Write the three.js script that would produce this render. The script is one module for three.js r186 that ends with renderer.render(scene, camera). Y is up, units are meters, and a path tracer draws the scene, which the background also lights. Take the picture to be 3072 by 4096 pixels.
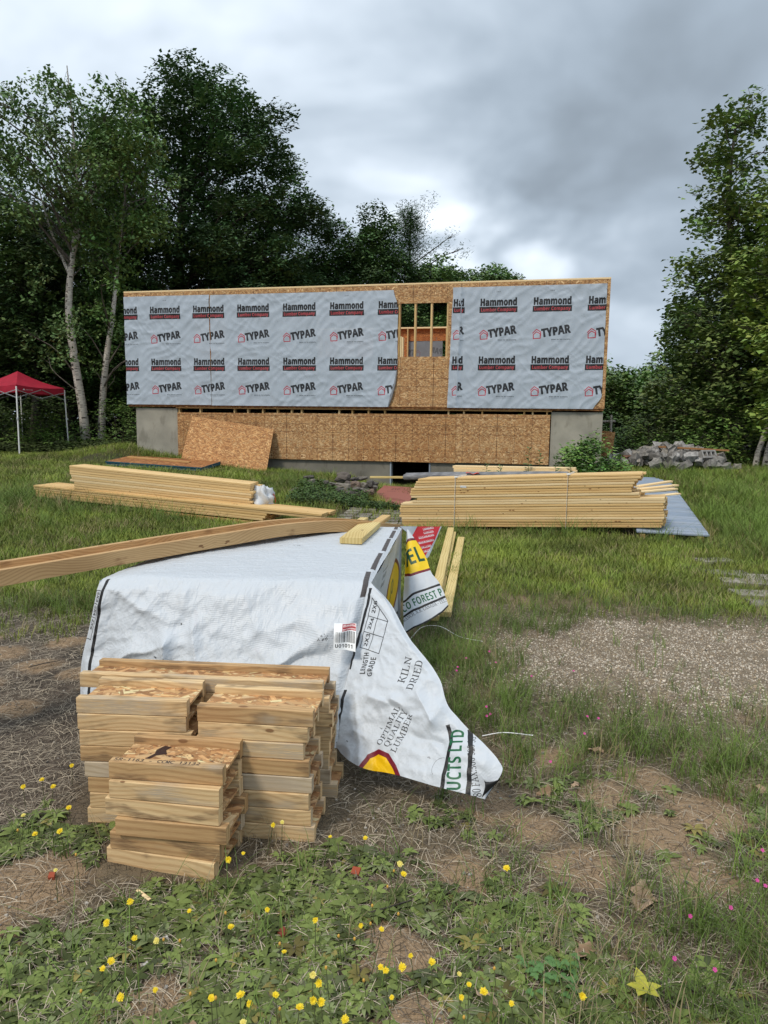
import * as THREE from 'three';
import { ImprovedNoise } from 'three/addons/math/ImprovedNoise.js';
import { mergeGeometries } from 'three/addons/utils/BufferGeometryUtils.js';

// ---------------------------------------------------------------- camera, sky, sun, exposure
const scene = new THREE.Scene();
const camera = new THREE.PerspectiveCamera(71.6, 768 / 1024, 0.05, 600);
camera.rotation.order = 'YXZ';
camera.position.set(0, 1.6, 0);
camera.rotation.set(-0.12717, 0, 0.0135);
scene.add(camera);

const PN = new ImprovedNoise();
const n3 = (x, y, z) => PN.noise(x + 71.3, y + 37.7, z + 19.1);
const fbm = (x, y, z, o = 4) => { let a = 0, k = 0.5, f = 1; for (let i = 0; i < o; i++) { a += k * n3(x * f, y * f, z * f + i * 7.1); k *= 0.5; f *= 2.03; } return a; };
const RNG = (s) => () => { s = (s + 0x6d2b79f5) | 0; let t = Math.imul(s ^ (s >>> 15), 1 | s); t = (t + Math.imul(t ^ (t >>> 7), 61 | t)) ^ t; return ((t ^ (t >>> 14)) >>> 0) / 4294967296; };
const rnd = RNG(11);
const lerp = (a, b, t) => a + (b - a) * t, clamp = (x, a = 0, b = 1) => Math.min(b, Math.max(a, x)), sstep = (a, b, x) => { const t = clamp((x - a) / (b - a)); return t * t * (3 - 2 * t); };
const V = (x, y, z) => new THREE.Vector3(x, y, z);

const D2 = 180 / Math.PI;
function skyRadiance(x, y, z) {
  const el = Math.asin(clamp(y, -1, 1)) * D2, az = Math.atan2(x, -z) * D2;
  const e = Math.max(0, y), k = 1 / (e + 0.22), px = x * k, pz = z * k;
  const wx = fbm(px * 0.9, pz * 0.9, 3.1, 3), wz = fbm(px * 0.9, pz * 0.9, 8.7, 3);
  const big = fbm(px * 0.55 + wx * 0.8, pz * 0.55 + wz * 0.8, 1.3, 5), fine = fbm(px * 2.1 + wx * 1.6, pz * 2.1 + wz * 1.6, 5.2, 6);
  const g = (a, b, sa, sb) => Math.exp(-(((az - a) / sa) ** 2) - (((el - b) / sb) ** 2));
  const patch = g(8 + wx * 12, 13.5 + wz * 7, 9, 5), gap = g(18, 7 + wz * 4, 12, 4);
  let F = 0.75 * big + 0.85 * fine * (0.55 + 1.1 * patch + 0.7 * g(-5, 16, 12, 10)) + 0.34 * patch * (0.7 + 2.2 * fine) + 0.34 * gap - 0.56 * g(20, 23, 13, 11) + 0.3 * g(-24, 28, 18, 12) + 0.2 * g(-20, 10, 14, 8) - 0.16 * g(-6, 13, 8, 5);
  const bulge = Math.max(g(8, 11.2, 3.6, 3), g(14.5, 11, 4.2, 2.2)); F -= 0.32 * bulge * (0.7 + 1.2 * fine);
  const wisp = fbm(x * 11 + wx * 3, y * 22, z * 11 + wz * 3, 5); F += wisp * (0.22 + 0.75 * patch + 0.3 * g(-4, 20, 16, 10));
  const L0 = 0.405 * (1 + 1.5 * e) * Math.exp(0.75 * F), L = L0 / Math.pow(1 + Math.pow(L0 / 1.05, 4), 0.25);
  const w = clamp((L - 0.42) / 0.5);
  return [L * lerp(0.77, 0.91, w), L * lerp(0.925, 0.99, w), L * lerp(1.1, 1.08, w)];
}
{
  const W = 1408, H = 704, d = new Float32Array(W * H * 4);
  for (let j = 0; j < H; j++) {
    const el = ((j + 0.5) / H - 0.5) * Math.PI, c = Math.cos(el), y = Math.sin(el);
    for (let i = 0; i < W; i++) {
      const ph = ((i + 0.5) / W - 0.5) * 2 * Math.PI, o = (j * W + i) * 4;
      const [r, g, b] = j < H * 0.47 ? [0.3, 0.32, 0.33] : skyRadiance(Math.cos(ph) * c, y, Math.sin(ph) * c);
      d[o] = r; d[o + 1] = g; d[o + 2] = b; d[o + 3] = 1;
    }
  }
  const t = new THREE.DataTexture(d, W, H, THREE.RGBAFormat, THREE.FloatType);
  t.mapping = THREE.EquirectangularReflectionMapping; t.magFilter = t.minFilter = THREE.LinearFilter; t.needsUpdate = true;
  scene.background = t; scene.environment = t;
}
const sun = new THREE.DirectionalLight(0xfff4e4, 1.5);
sun.position.set(-16, 30, 12); sun.target.position.set(0, 0, -8);
sun.castShadow = true; sun.shadow.radius = 22; sun.shadow.mapSize.set(2048, 2048);
Object.assign(sun.shadow.camera, { left: -30, right: 30, top: 30, bottom: -30, near: 1, far: 120 });
scene.add(sun, sun.target);
const renderer = new THREE.WebGLRenderer();
renderer.toneMapping = THREE.LinearToneMapping;
renderer.toneMappingExposure = 1.3;
renderer.shadowMap.enabled = true;

// ---------------------------------------------------------------- helpers
const taken = new Map();
function numbered(name) { const k = taken.get(name) ?? 0; taken.set(name, k + 1); return k ? `${name}_${String(k).padStart(3, '0')}` : name; }
function mk(name, geo, mat, parent) {
  const m = new THREE.Mesh(geo, mat); m.castShadow = m.receiveShadow = true;
  m.name = parent ? name : numbered(name); (parent ?? scene).add(m); return m;
}
function tag(o, label, category, group, kind) { o.userData.label = label; if (category) o.userData.category = category; if (group) o.userData.group = group; if (kind) o.userData.kind = kind; return o; }
function thing(name, label, category, group, pos = [0, 0, 0], turn = 0) {
  const o = new THREE.Group(); o.name = numbered(name); scene.add(o); o.position.set(...pos); o.rotation.y = turn; return tag(o, label, category, group);
}
const ORD = ['top', 'second', 'third', 'fourth', 'fifth', 'sixth', 'seventh', 'eighth', 'ninth', 'tenth', 'eleventh', 'twelfth', 'thirteenth', 'fourteenth', 'fifteenth', 'sixteenth', 'seventeenth', 'eighteenth', 'nineteenth', 'twentieth', 'twenty-first', 'twenty-second', 'twenty-third', 'twenty-fourth', 'twenty-fifth', 'twenty-sixth', 'twenty-seventh', 'twenty-eighth', 'twenty-ninth', 'thirtieth'];
// numbers look-alike things of one place from left to right
function placeNames(list) { const by = new Map(); for (const o of list) { const k = o.userData.label; by.set(k, [...(by.get(k) ?? []), o]); } for (const [k, v] of by) if (v.length > 1) v.sort((a, b) => a.position.x / -a.position.z - b.position.x / -b.position.z).forEach((o, i) => { o.userData.label = `${k}, ${i ? ORD[i] : 'first'} from left`; }); }
const layerName = (k, n) => (k === 0 ? 'topmost' : k === n - 1 ? 'bottom' : ORD[k]);

// textures ---------------------------------------------------------------
function dataTex(w, h, fn, srgb = true) {
  const d = new Uint8Array(w * h * 4);
  for (let j = 0; j < h; j++) for (let i = 0; i < w; i++) { const c = fn((i + 0.5) / w, (j + 0.5) / h), o = (j * w + i) * 4; d[o] = clamp(c[0], 0, 255); d[o + 1] = clamp(c[1], 0, 255); d[o + 2] = clamp(c[2], 0, 255); d[o + 3] = 255; }
  const t = new THREE.DataTexture(d, w, h); t.wrapS = t.wrapT = THREE.MirroredRepeatWrapping; t.magFilter = THREE.LinearFilter; t.minFilter = THREE.LinearMipmapLinearFilter; t.generateMipmaps = true;
  if (srgb) t.colorSpace = THREE.SRGBColorSpace; t.needsUpdate = true; return t;
}
function canvasTex(w, h, draw, { srgb = true, wrap = THREE.ClampToEdgeWrapping } = {}) {
  const c = document.createElement('canvas'); c.width = w; c.height = h; draw(c.getContext('2d'), w, h);
  const t = new THREE.CanvasTexture(c); t.wrapS = t.wrapT = wrap; if (srgb) t.colorSpace = THREE.SRGBColorSpace; t.anisotropy = 8; return t;
}
const mixc = (a, b, t) => [lerp(a[0], b[0], t), lerp(a[1], b[1], t), lerp(a[2], b[2], t)];
// sawn wood: u runs along the grain; returns [colour, height]
function woodFn({ seed, L, W, pale, dark, rings = 9, wav = 1, knots = 0, blotch = 0, blotchCol = [90, 80, 66], grey = 0, fibre = 0.5, cath = 0 }) {
  const R = RNG(seed), K = [];
  for (let i = 0; i < knots; i++) K.push([R() * L, R() * W, 0.004 + R() * 0.006]);
  return (u, v) => {
    const x = u * L, y = v * W;
    let yy = y + 0.012 * wav * n3(x * 1.6, y * 4, seed) + 0.05 * cath * n3(x * 3.1, y * 3, seed + 4);
    let kd = 0;
    for (const k of K) { const dx = (x - k[0]) * 0.45, dy = y - k[1], q = Math.sqrt(dx * dx + dy * dy) / k[2]; if (q < 4) { yy += Math.sign(dy) * k[2] * 0.8 * Math.exp(-q * q * 0.4); kd = Math.max(kd, 1 - sstep(0.7, 1.25, q)); } }
    const ring = 0.5 + 0.5 * Math.sin(yy * rings * 62 + 4 * n3(x * 0.7, yy * 9, seed + 2));
    const fib = n3(x * 14, y * 420, seed + 5) * fibre + n3(x * 45, y * 900, seed + 9) * fibre * 0.6;
    let c = mixc(pale, dark, clamp(0.38 * ring * ring + 0.22 + 0.35 * fib + 0.25 * n3(x * 2.3, y * 9, seed + 1)));
    if (blotch) { const b = sstep(0.02, 0.3, fbm(x * 5, y * 16, seed + 3, 4) + blotch - 0.35); c = mixc(c, blotchCol, b * 0.65 * clamp(0.7 + fib)); }
    if (grey) { const b = sstep(-0.08, 0.22, fbm(x * 3.4, y * 11, seed + 13, 3) + grey - 0.3); c = mixc(c, [182, 166, 144], b * clamp(0.6 + 1.4 * fib)); }
    c = mixc(c, [112, 76, 46], kd * 0.7);
    return c;
  };
}
const rough = (col, r = 0.8, extra = {}) => new THREE.MeshStandardMaterial({ color: col, roughness: r, side: THREE.DoubleSide, ...extra });

// geometry ---------------------------------------------------------------
// prism swept along a path of points; sec is a list of [y, z] round the section; uv in metres / (tu, tv)
function prism(sec, path, { tu = 1, tv = 1, u0 = 0, v0 = 0, up = V(0, 1, 0), caps = true } = {}) {
  const P = [], U = [], n = sec.length, rings = []; let len = 0; const ls = [0];
  for (let i = 1; i < path.length; i++) { len += path[i].distanceTo(path[i - 1]); ls.push(len); }
  path.forEach((p, i) => {
    const T = path[Math.min(i + 1, path.length - 1)].clone().sub(path[Math.max(0, i - 1)]).normalize(), Z = T.clone().cross(up).normalize(), Y = Z.clone().cross(T).normalize();
    rings.push(sec.map(([y, z]) => p.clone().addScaledVector(Y, y).addScaledVector(Z, z)));
  });
  const per = [0]; for (let k = 0; k < n; k++) { const a = sec[k], b = sec[(k + 1) % n]; per.push(per[k] + Math.hypot(a[0] - b[0], a[1] - b[1])); }
  const tri = (a, b, c, ua, ub, uc) => { P.push(...a.toArray(), ...b.toArray(), ...c.toArray()); U.push(...ua, ...ub, ...uc); };
  for (let i = 0; i + 1 < rings.length; i++) for (let k = 0; k < n; k++) {
    const k2 = (k + 1) % n, a = rings[i][k], b = rings[i + 1][k], c = rings[i + 1][k2], d = rings[i][k2];
    const x0 = u0 + ls[i] / tu, x1 = u0 + ls[i + 1] / tu, y0 = v0 + per[k] / tv, y1 = v0 + per[k + 1] / tv;
    tri(a, b, c, [x0, y0], [x1, y0], [x1, y1]); tri(a, c, d, [x0, y0], [x1, y1], [x0, y1]);
  }
  if (caps) for (const [r, f] of [[rings[0], 1], [rings[rings.length - 1], -1]]) for (let k = 1; k + 1 < n; k++) {
    const q = (m) => [u0 + sec[m][0] / tu * 0.5, v0 + sec[m][1] / tv]; const A = [r[0], r[k], r[k + 1]], Q = [q(0), q(k), q(k + 1)];
    if (f > 0) tri(A[0], A[1], A[2], Q[0], Q[1], Q[2]); else tri(A[0], A[2], A[1], Q[0], Q[2], Q[1]);
  }
  const g = new THREE.BufferGeometry(); g.setAttribute('position', new THREE.Float32BufferAttribute(P, 3)); g.setAttribute('uv', new THREE.Float32BufferAttribute(U, 2)); g.computeVertexNormals(); return g;
}
const rectSec = (h, w, c = 0.002) => [[-h / 2, -w / 2 + c], [-h / 2 + c, -w / 2], [h / 2 - c, -w / 2], [h / 2, -w / 2 + c], [h / 2, w / 2 - c], [h / 2 - c, w / 2], [-h / 2 + c, w / 2], [-h / 2, w / 2 - c]];
const flatSec = (h, w) => [[-h / 2, -w / 2], [h / 2, -w / 2], [h / 2, w / 2], [-h / 2, w / 2]];
// plain box from min / max corners with uv in metres
function boxG(x0, y0, z0, x1, y1, z1, o = {}) {
  return prism(o.bev ? rectSec(y1 - y0, z1 - z0, o.bev) : flatSec(y1 - y0, z1 - z0), [V(x0, (y0 + y1) / 2, (z0 + z1) / 2), V(x1, (y0 + y1) / 2, (z0 + z1) / 2)], o);
}
// box for a standing panel: uv = (x, y) on its faces
function panelG(x0, y0, x1, y1, z0, z1, t = 1.22, ou = 0, ov = 0) {
  const g = new THREE.BoxGeometry(x1 - x0, y1 - y0, z1 - z0).toNonIndexed(); g.translate((x0 + x1) / 2, (y0 + y1) / 2, (z0 + z1) / 2);
  const p = g.attributes.position, nn = g.attributes.normal, uv = g.attributes.uv;
  for (let i = 0; i < p.count; i++) { const s = Math.abs(nn.getX(i)) > 0.5 ? p.getZ(i) : p.getX(i), v = Math.abs(nn.getY(i)) > 0.5 ? p.getZ(i) : p.getY(i); uv.setXY(i, s / t + ou, v / t + ov); }
  return g;
}
// surface from a function (i, j in 0..1) -> [x, y, z, u, v]
function sheetG(nu, nv, fn) {
  const P = [], U = [], I = [];
  for (let j = 0; j <= nv; j++) for (let i = 0; i <= nu; i++) { const q = fn(i / nu, j / nv); P.push(q[0], q[1], q[2]); U.push(q[3], q[4]); }
  for (let j = 0; j < nv; j++) for (let i = 0; i < nu; i++) { const a = j * (nu + 1) + i, b = a + 1, c = a + nu + 1, d = c + 1; I.push(a, c, b, b, c, d); }
  const g = new THREE.BufferGeometry(); g.setAttribute('position', new THREE.Float32BufferAttribute(P, 3)); g.setAttribute('uv', new THREE.Float32BufferAttribute(U, 2)); g.setIndex(I); g.computeVertexNormals(); return g;
}
// tapered limb along points
function limbG(pts, radii, sides = 7, vscale = 1) {
  const P = [], U = [], I = []; let len = 0;
  pts.forEach((p, i) => {
    if (i) len += p.distanceTo(pts[i - 1]);
    const T = pts[Math.min(i + 1, pts.length - 1)].clone().sub(pts[Math.max(0, i - 1)]).normalize(), A = Math.abs(T.y) > 0.9 ? V(1, 0, 0) : V(0, 1, 0), X = A.cross(T).normalize(), Y = T.clone().cross(X);
    for (let k = 0; k <= sides; k++) { const a = (k / sides) * 2 * Math.PI, r = radii[i] * (1 + 0.07 * Math.sin(3 * a + i)); const q = p.clone().addScaledVector(X, Math.cos(a) * r).addScaledVector(Y, Math.sin(a) * r); P.push(q.x, q.y, q.z); U.push(k / sides, len * vscale); }
  });
  for (let i = 0; i + 1 < pts.length; i++) for (let k = 0; k < sides; k++) { const a = i * (sides + 1) + k, b = a + 1, c = a + sides + 1, d = c + 1; I.push(a, b, c, b, d, c); }
  const g = new THREE.BufferGeometry(); g.setAttribute('position', new THREE.Float32BufferAttribute(P, 3)); g.setAttribute('uv', new THREE.Float32BufferAttribute(U, 2)); g.setIndex(I); g.computeVertexNormals(); return g;
}
function smoothPts(pts, n) { const c = new THREE.CatmullRomCurve3(pts); return c.getPoints(n); }
function instances(name, geo, mat, list, parent) {
  const m = new THREE.InstancedMesh(geo, mat, list.length), M = new THREE.Matrix4(), q = new THREE.Quaternion(), e = new THREE.Euler(), c = new THREE.Color();
  list.forEach((l, i) => { e.set(l.rx ?? 0, l.ry ?? 0, l.rz ?? 0, 'YXZ'); q.setFromEuler(e); const s = l.s ?? 1; M.compose(V(l.x, l.y, l.z), q, V(l.sx ?? s, l.sy ?? s, l.sz ?? s)); m.setMatrixAt(i, M); if (l.c) m.setColorAt(i, c.setRGB(l.c[0], l.c[1], l.c[2])); });
  m.castShadow = m.receiveShadow = true; m.name = parent ? name : numbered(name); (parent ?? scene).add(m); m.userData.kind = 'stuff'; return m;
}

// ---------------------------------------------------------------- ground height
const CP = [[0, 0, 0], [0, -2, 0], [-3, -3, 0], [3, -3, 0], [0, -6, 0], [3, -7, 0], [-2, -7, 0], [-5, -6, 0.05], [6, -5, 0], [-5.6, -11.6, 0.22], [-4, -11, 0.15], [-2.6, -10.9, 0.05], [-1, -10.4, 0], [0.3, -11.3, -0.12], [1.5, -11, -0.1], [2, -10, -0.04], [3, -9.4, 0.0], [3.8, -9.7, 0.0], [4, -8, 0], [7, -10, 0.12],
  [4.6, -12, 0.16], [5.6, -15, 0.4], [6.2, -13, 0.3], [-10.5, -20.5, 0.42], [-10.3, -22.9, 0.42], [-6.8, -18.9, 0.9], [-6.2, -18.3, 0.82], [-5.3, -18.2, 0.62], [-4.2, -17.8, 0.42], [-2.94, -17.4, 0.27], [-1.8, -17, 0.2], [-1.6, -15, 0.22], [-0.7, -14.6, 0.08], [0.1, -15.2, 0.0], [0.58, -17, -0.06], [0.4, -14, -0.04], [1.6, -16.6, 0.2], [2.5, -16.3, 0.4], [3.5, -15.7, 0.48], [5, -16.2, 0.52], [7, -17, 0.5], [8.5, -17.5, 0.5], [8, -21, 0.6], [11, -16, 0.5], [-6.7, -16.8, 0.42], [-4.1, -16.9, 0.33], [-6.0, -17.6, 0.4], [-5.1, -17.5, 0.36], [-6.7, -17.7, 0.42], [-4.4, -17.4, 0.33], [-5.6, -17.1, 0.38], [-7.2, -17.4, 0.4], [-6.4, -18.15, 0.5], [-5.6, -18.0, 0.44], [-7, -15, 0.36], [-8, -11, 0.3], [-12, -15, 0.4],
  [0.6, -12.3, -0.08], [2.4, -12.6, 0.05], [3, -14, 0.3], [-10, -25, 0.8], [0, -30, 1.2], [-15, -30, 1], [15, -30, 0.8], [14, -22, 0.6], [0, -45, 1.3], [-30, -20, 0.6], [30, -20, 0.6], [25, -5, 0.2], [-25, -3, 0.2], [0, 12, 0], [12, 10, 0], [-12, 10, 0], [4, 3, 0], [-4, 3, 0]];
function Gbase(x, z) {
  let a = 0, b = 0;
  for (const [px, pz, h] of CP) { const d = (x - px) ** 2 + (z - pz) ** 2, w = 1 / ((d + 0.35) ** 2); a += w * h; b += w; }
  return a / b;
}
const G = (x, z) => { const r = Math.hypot(x, z); return Gbase(x, z) + (r < 40 ? 0.012 * n3(x * 1.7, z * 1.7, 2) + 0.006 * n3(x * 5, z * 5, 4) : 0) + moundH(x, z); };
const MOUNDS = [[1.76, -8.83, 0.4, 0.07], [-1.2, -2.24, 0.22, 0.035], [-1.3, -2.05, 0.2, 0.02], [1.08, -2.62, 0.16, 0.02], [0.28, -3.02, 0.14, 0.02], [0.45, -2.8, 0.16, 0.022], [0.62, -2.62, 0.13, 0.018], [0.05, -1.98, 0.13, 0.028], [0.12, -1.72, 0.1, 0.025], [0.98, -2.9, 0.14, 0.02], [0.72, -2.4, 0.15, 0.015], [1.15, -2.35, 0.15, 0.02],
  [-2.25, -4.9, 0.14, 0.025], [-2.0, -5.1, 0.16, 0.03], [-2.55, -4.6, 0.18, 0.03], [-2.2, -4.4, 0.16, 0.03], [-1.75, -4.7, 0.1, 0.02], [-2.7, -4.3, 0.15, 0.02], [-1.9, -4.25, 0.12, 0.02], [-2.4, -4.05, 0.14, 0.02], [-2.0, -3.75, 0.13, 0.02], [-2.35, -3.5, 0.1, 0.015], [-1.75, -5.3, 0.12, 0.02], [-2.85, -4.9, 0.14, 0.02], [-1.7, -4.05, 0.08, 0.015], [-0.62, -1.78, 0.1, 0.012], [0.3, -2.35, 0.12, 0.012], [1.35, -2.75, 0.18, 0.015], [0.85, -3.25, 0.12, 0.015], [1.2, -3.05, 0.14, 0.012]];
function moundH(x, z) { let h = 0; if (z > -10 && z < -1) for (const [a, b, r, k] of MOUNDS) { const d = ((x - a) ** 2 + (z - b) ** 2) / (r * r); if (d < 4) h += k * Math.exp(-1.6 * d); } return h; }
function sandK(x, z) { let h = 0; if (z > -8 && z < -1) for (const [a, b, r] of MOUNDS) { const e = 0.9 * fbm(x * 6, z * 6, 6, 3), d = ((x - a) ** 2 + (z - b) ** 2) / (r * r) + e; h = Math.max(h, 1 - sstep(0.55, 1.15, d)); } return h; }
// ---------------------------------------------------------------- materials
function osbDraw(seed, lines, tint = 1) {
  return (c, w, h) => {
    const R = RNG(seed); c.fillStyle = 'rgb(150,104,58)'; c.fillRect(0, 0, w, h);
    const cols = [[194, 152, 104], [212, 174, 124], [178, 134, 88], [156, 112, 70], [222, 190, 144], [188, 142, 94], [142, 100, 62], [204, 160, 106], [170, 122, 76]];
    for (let i = 0; i < 5600; i++) {
      const x = R() * w, y = R() * h, l = 30 + R() * R() * 120, b = 7 + R() * 24, a = (R() < 0.7 ? (R() - 0.5) * 1.5 : R() * 3.14), q = cols[(R() * cols.length) | 0], k = (0.86 + R() * 0.26) * tint;
      c.save(); c.translate(x, y); c.rotate(a); c.globalAlpha = 0.82;
      c.fillStyle = `rgb(${q[0] * k | 0},${q[1] * k | 0},${q[2] * k | 0})`;
      c.beginPath(); c.moveTo(-l / 2, -b / 2 * R()); c.lineTo(l / 2 * (0.8 + 0.2 * R()), -b / 2); c.lineTo(l / 2, b / 2 * R()); c.lineTo(-l / 2 * (0.7 + 0.3 * R()), b / 2); c.closePath(); c.fill();
      c.globalAlpha = 0.3; c.strokeStyle = R() < 0.6 ? 'rgb(84,52,26)' : 'rgb(240,214,170)'; c.lineWidth = 1; c.stroke();
      c.globalAlpha = 0.18; for (let k2 = 0; k2 < 2; k2++) { const yy = (R() - 0.5) * b * 0.7; c.beginPath(); c.moveTo(-l * 0.4, yy); c.lineTo(l * 0.4, yy + (R() - 0.5) * 2); c.stroke(); }
      c.restore();
    }
    if (lines) {
      c.globalAlpha = 0.72; c.strokeStyle = 'rgb(44,28,18)'; c.lineWidth = 5;
      for (const f of [0.002, 0.335, 0.665, 0.998]) { c.beginPath(); c.moveTo(f * w, 0); c.lineTo(f * w, h); c.stroke(); }
      for (const f of [0.17, 0.5, 0.67, 0.83]) { c.beginPath(); c.moveTo(0, f * h); c.lineTo(w, f * h); c.stroke(); }
      for (let i = 0; i < 90; i++) { c.globalAlpha = 0.25 + 0.3 * R(); c.fillStyle = 'rgb(70,44,26)'; c.fillRect(R() * w, R() * h, 2, 2); }
    }
  };
}
const M = {};
{
  const mir = { wrap: THREE.MirroredRepeatWrapping };
  const tOsbL = canvasTex(1024, 1024, osbDraw(5, true), mir), tOsb = canvasTex(1024, 1024, osbDraw(9, false), mir), tOsbR = canvasTex(512, 512, osbDraw(19, false, 0.9), mir);
  const osb = (t, col = 0xffffff, e = {}) => rough(col, 0.78, { map: t, bumpMap: t, bumpScale: 0.0012, ...e });
  M.osbLined = osb(tOsbL, 0xffffff); M.osbLinedB = osb(tOsbL, 0xf4ece2); M.osb = osb(tOsb, 0xfbeedd); M.osbRed = osb(tOsbR, 0xf0cfae); const tWeb = canvasTex(768, 768, osbDraw(29, false, 1.16), mir); M.osbWeb = osb(tWeb, 0xe6e8ea); M.osbWebB = osb(tWeb, 0xd8d6d6); M.osbOrange = osb(tOsb, 0xe8b890);
  // pale spruce boards
  const sp = [];
  for (let i = 0; i < 3; i++) sp.push(dataTex(1024, 128, woodFn({ seed: 21 + i * 5, L: 2.4, W: 0.3, pale: [236, 214, 170], dark: [206, 174, 124], rings: 3, wav: 1.2, knots: 5, fibre: 0.35 })));
  const spCols = [0xffffff, 0xf4e6cc, 0xe6d6b8, 0xfff4e0, 0xeadfcc];
  M.spruce = []; for (const t of sp) for (const c of spCols) M.spruce.push(rough(c, 0.72, { map: t }));
  M.fresh = rough(0xfff6e6, 0.7, { map: dataTex(512, 128, woodFn({ seed: 77, L: 1.2, W: 0.3, pale: [250, 232, 196], dark: [228, 198, 150], rings: 3, knots: 3, fibre: 0.3 })) });
  M.oldboard = rough(0xd8c0a4, 0.85, { map: sp[0] });
  // laminated veneer flanges: cathedral grain, stains, weathered patches
  const fl = (seed, o) => dataTex(1024, 192, woodFn({ seed, L: 0.9, W: 0.17, pale: [230, 202, 154], dark: [178, 140, 96], rings: 4.5, wav: 2.6, cath: 0.9, knots: 2, fibre: 0.6, blotch: 0.3, blotchCol: [92, 72, 52], ...o }));
  const f0 = [fl(31, { grey: 0 }), fl(37, { grey: 0.26, blotch: 0.34, blotchCol: [98, 82, 62] }), fl(41, { grey: 0.18, blotch: 0.32 }), fl(47, { grey: 0.3, blotch: 0.26 }), fl(59, { pale: [206, 190, 164], dark: [164, 142, 112], grey: 0.4, blotch: 0.3 }), fl(67, { pale: [206, 172, 124], dark: [150, 112, 72], grey: 0.1, blotch: 0.36 })];
  M.flange = f0.map((t) => rough(0xffffff, 0.8, { map: t, bumpMap: t, bumpScale: 0.0022 }));
  M.joist = rough(0xeee8de, 0.78, { map: dataTex(1024, 256, woodFn({ seed: 53, L: 1.3, W: 0.22, pale: [224, 192, 144], dark: [170, 130, 86], rings: 6, wav: 3, cath: 1.5, knots: 3, fibre: 0.4, blotch: 0.18, blotchCol: [106, 72, 44] })) });
  M.treated = rough(0xffffff, 0.75, { map: dataTex(1024, 256, woodFn({ seed: 61, L: 1.4, W: 0.25, pale: [222, 202, 142], dark: [176, 146, 82], rings: 5, wav: 2.4, cath: 1.2, knots: 1, fibre: 0.4 })) });
  // concrete
  const tc = dataTex(512, 512, (u, v) => { const a = fbm(u * 3, v * 3, 3, 5), b = n3(u * 150, v * 150, 5), s = sstep(0.1, 0.35, fbm(u * 7 + 3, v * 3, 9, 4)); let c = mixc([176, 172, 164], [140, 138, 132], clamp(0.5 + a)); c = mixc(c, [108, 104, 96], s * 0.35); return c.map((x) => x + b * 9); });
  M.concrete = rough(0xfffdf4, 0.9, { map: tc, bumpMap: tc, bumpScale: 0.003 }); M.concreteOld = rough(0xc8c6be, 0.92, { map: tc, bumpMap: tc, bumpScale: 0.006 });
  const tb = dataTex(256, 256, (u, v) => { const a = fbm(u * 6, v * 6, 13, 5), b = n3(u * 90, v * 90, 15); return mixc([190, 188, 184], [120, 118, 116], clamp(0.5 + 1.1 * a)).map((x) => x + b * 14); });
  M.block = [0xf0eeea, 0xd4d2ce, 0xffffff, 0xbcbab8, 0xe0dacf].map((c) => rough(c, 0.93, { map: tb, bumpMap: tb, bumpScale: 0.006 })); M.brick = rough(0xc08a70, 0.9, { map: tb });
  M.stone = [0xb0aaa2, 0x8e8a86, 0xc4bcb0, 0xa0968e, 0xc0a898, 0x98928c].map((c) => rough(c, 0.92, { map: tb, bumpMap: tb, bumpScale: 0.012 })); M.paver = [0xe4ddd0, 0xd2cbc0, 0xece4d6].map((c) => rough(c, 0.92, { map: tb, bumpMap: tb, bumpScale: 0.006 }));
  // painted deck
  const td = dataTex(512, 128, woodFn({ seed: 83, L: 1.6, W: 0.3, pale: [168, 178, 190], dark: [132, 142, 154], rings: 4, wav: 2, cath: 0.6, fibre: 0.6, blotch: 0.22, blotchCol: [150, 146, 138] }));
  M.deck = [0xf0f4fa, 0xdce4ee, 0xe8ecf0].map((c) => rough(c, 0.75, { map: td }));
  M.pipe = rough(0xffffff, 0.85, { map: dataTex(512, 128, (u, v) => { const a = fbm(u * 14, v * 6, 23, 4); return mixc([150, 150, 152], [88, 90, 94], clamp(0.5 + 1.4 * a)); }) });
  M.whitemetal = rough(0xe8e8e6, 0.4, { metalness: 0.1 }); M.galv = rough(0xc4c8cc, 0.45, { metalness: 0.6 }); M.dark = rough(0x0a0a0a, 0.9); M.strap = rough(0xf6f5f2, 0.45); M.strapPrint = rough(0xa83040, 0.5); M.bluetrim = rough(0x1f5f74, 0.8); M.blackPlastic = rough(0x0c0c0d, 0.55);
  M.redcloth = rough(0xffffff, 0.72, { map: dataTex(256, 256, (u, v) => { const a = fbm(u * 5, v * 5, 43, 4); return mixc([176, 22, 52], [150, 14, 42], clamp(0.5 + a)); }) });
  // bark
  M.birch = rough(0xffffff, 0.8, { map: dataTex(128, 512, (u, v) => { const a = fbm(u * 4, v * 9, 51, 4), l = sstep(0.3, 0.42, n3(u * 3.5, v * 60, 55) + 0.35 * n3(u * 2, v * 14, 57)), k = sstep(0.28, 0.4, fbm(u * 3, v * 6, 59, 3)); let c = mixc([214, 208, 198], [176, 168, 156], clamp(0.5 + a)); c = mixc(c, [52, 46, 42], Math.max(l * 0.85, k * 0.8)); return c; }) });
  M.bark = rough(0xffffff, 0.92, { map: dataTex(128, 512, (u, v) => { const a = fbm(u * 14, v * 10, 61, 5); return mixc([92, 84, 76], [40, 36, 32], clamp(0.5 + 1.5 * a)); }) }); M.barkGrey = rough(0xffffff, 0.9, { map: dataTex(128, 512, (u, v) => { const a = fbm(u * 8, v * 12, 67, 5); return mixc([128, 120, 110], [70, 64, 58], clamp(0.5 + 1.3 * a)); }) });
  M.leaf = new THREE.MeshPhysicalMaterial({ color: 0xffffff, roughness: 0.62, side: THREE.DoubleSide, transmission: 0.12, thickness: 0, ior: 1.35 });
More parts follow.
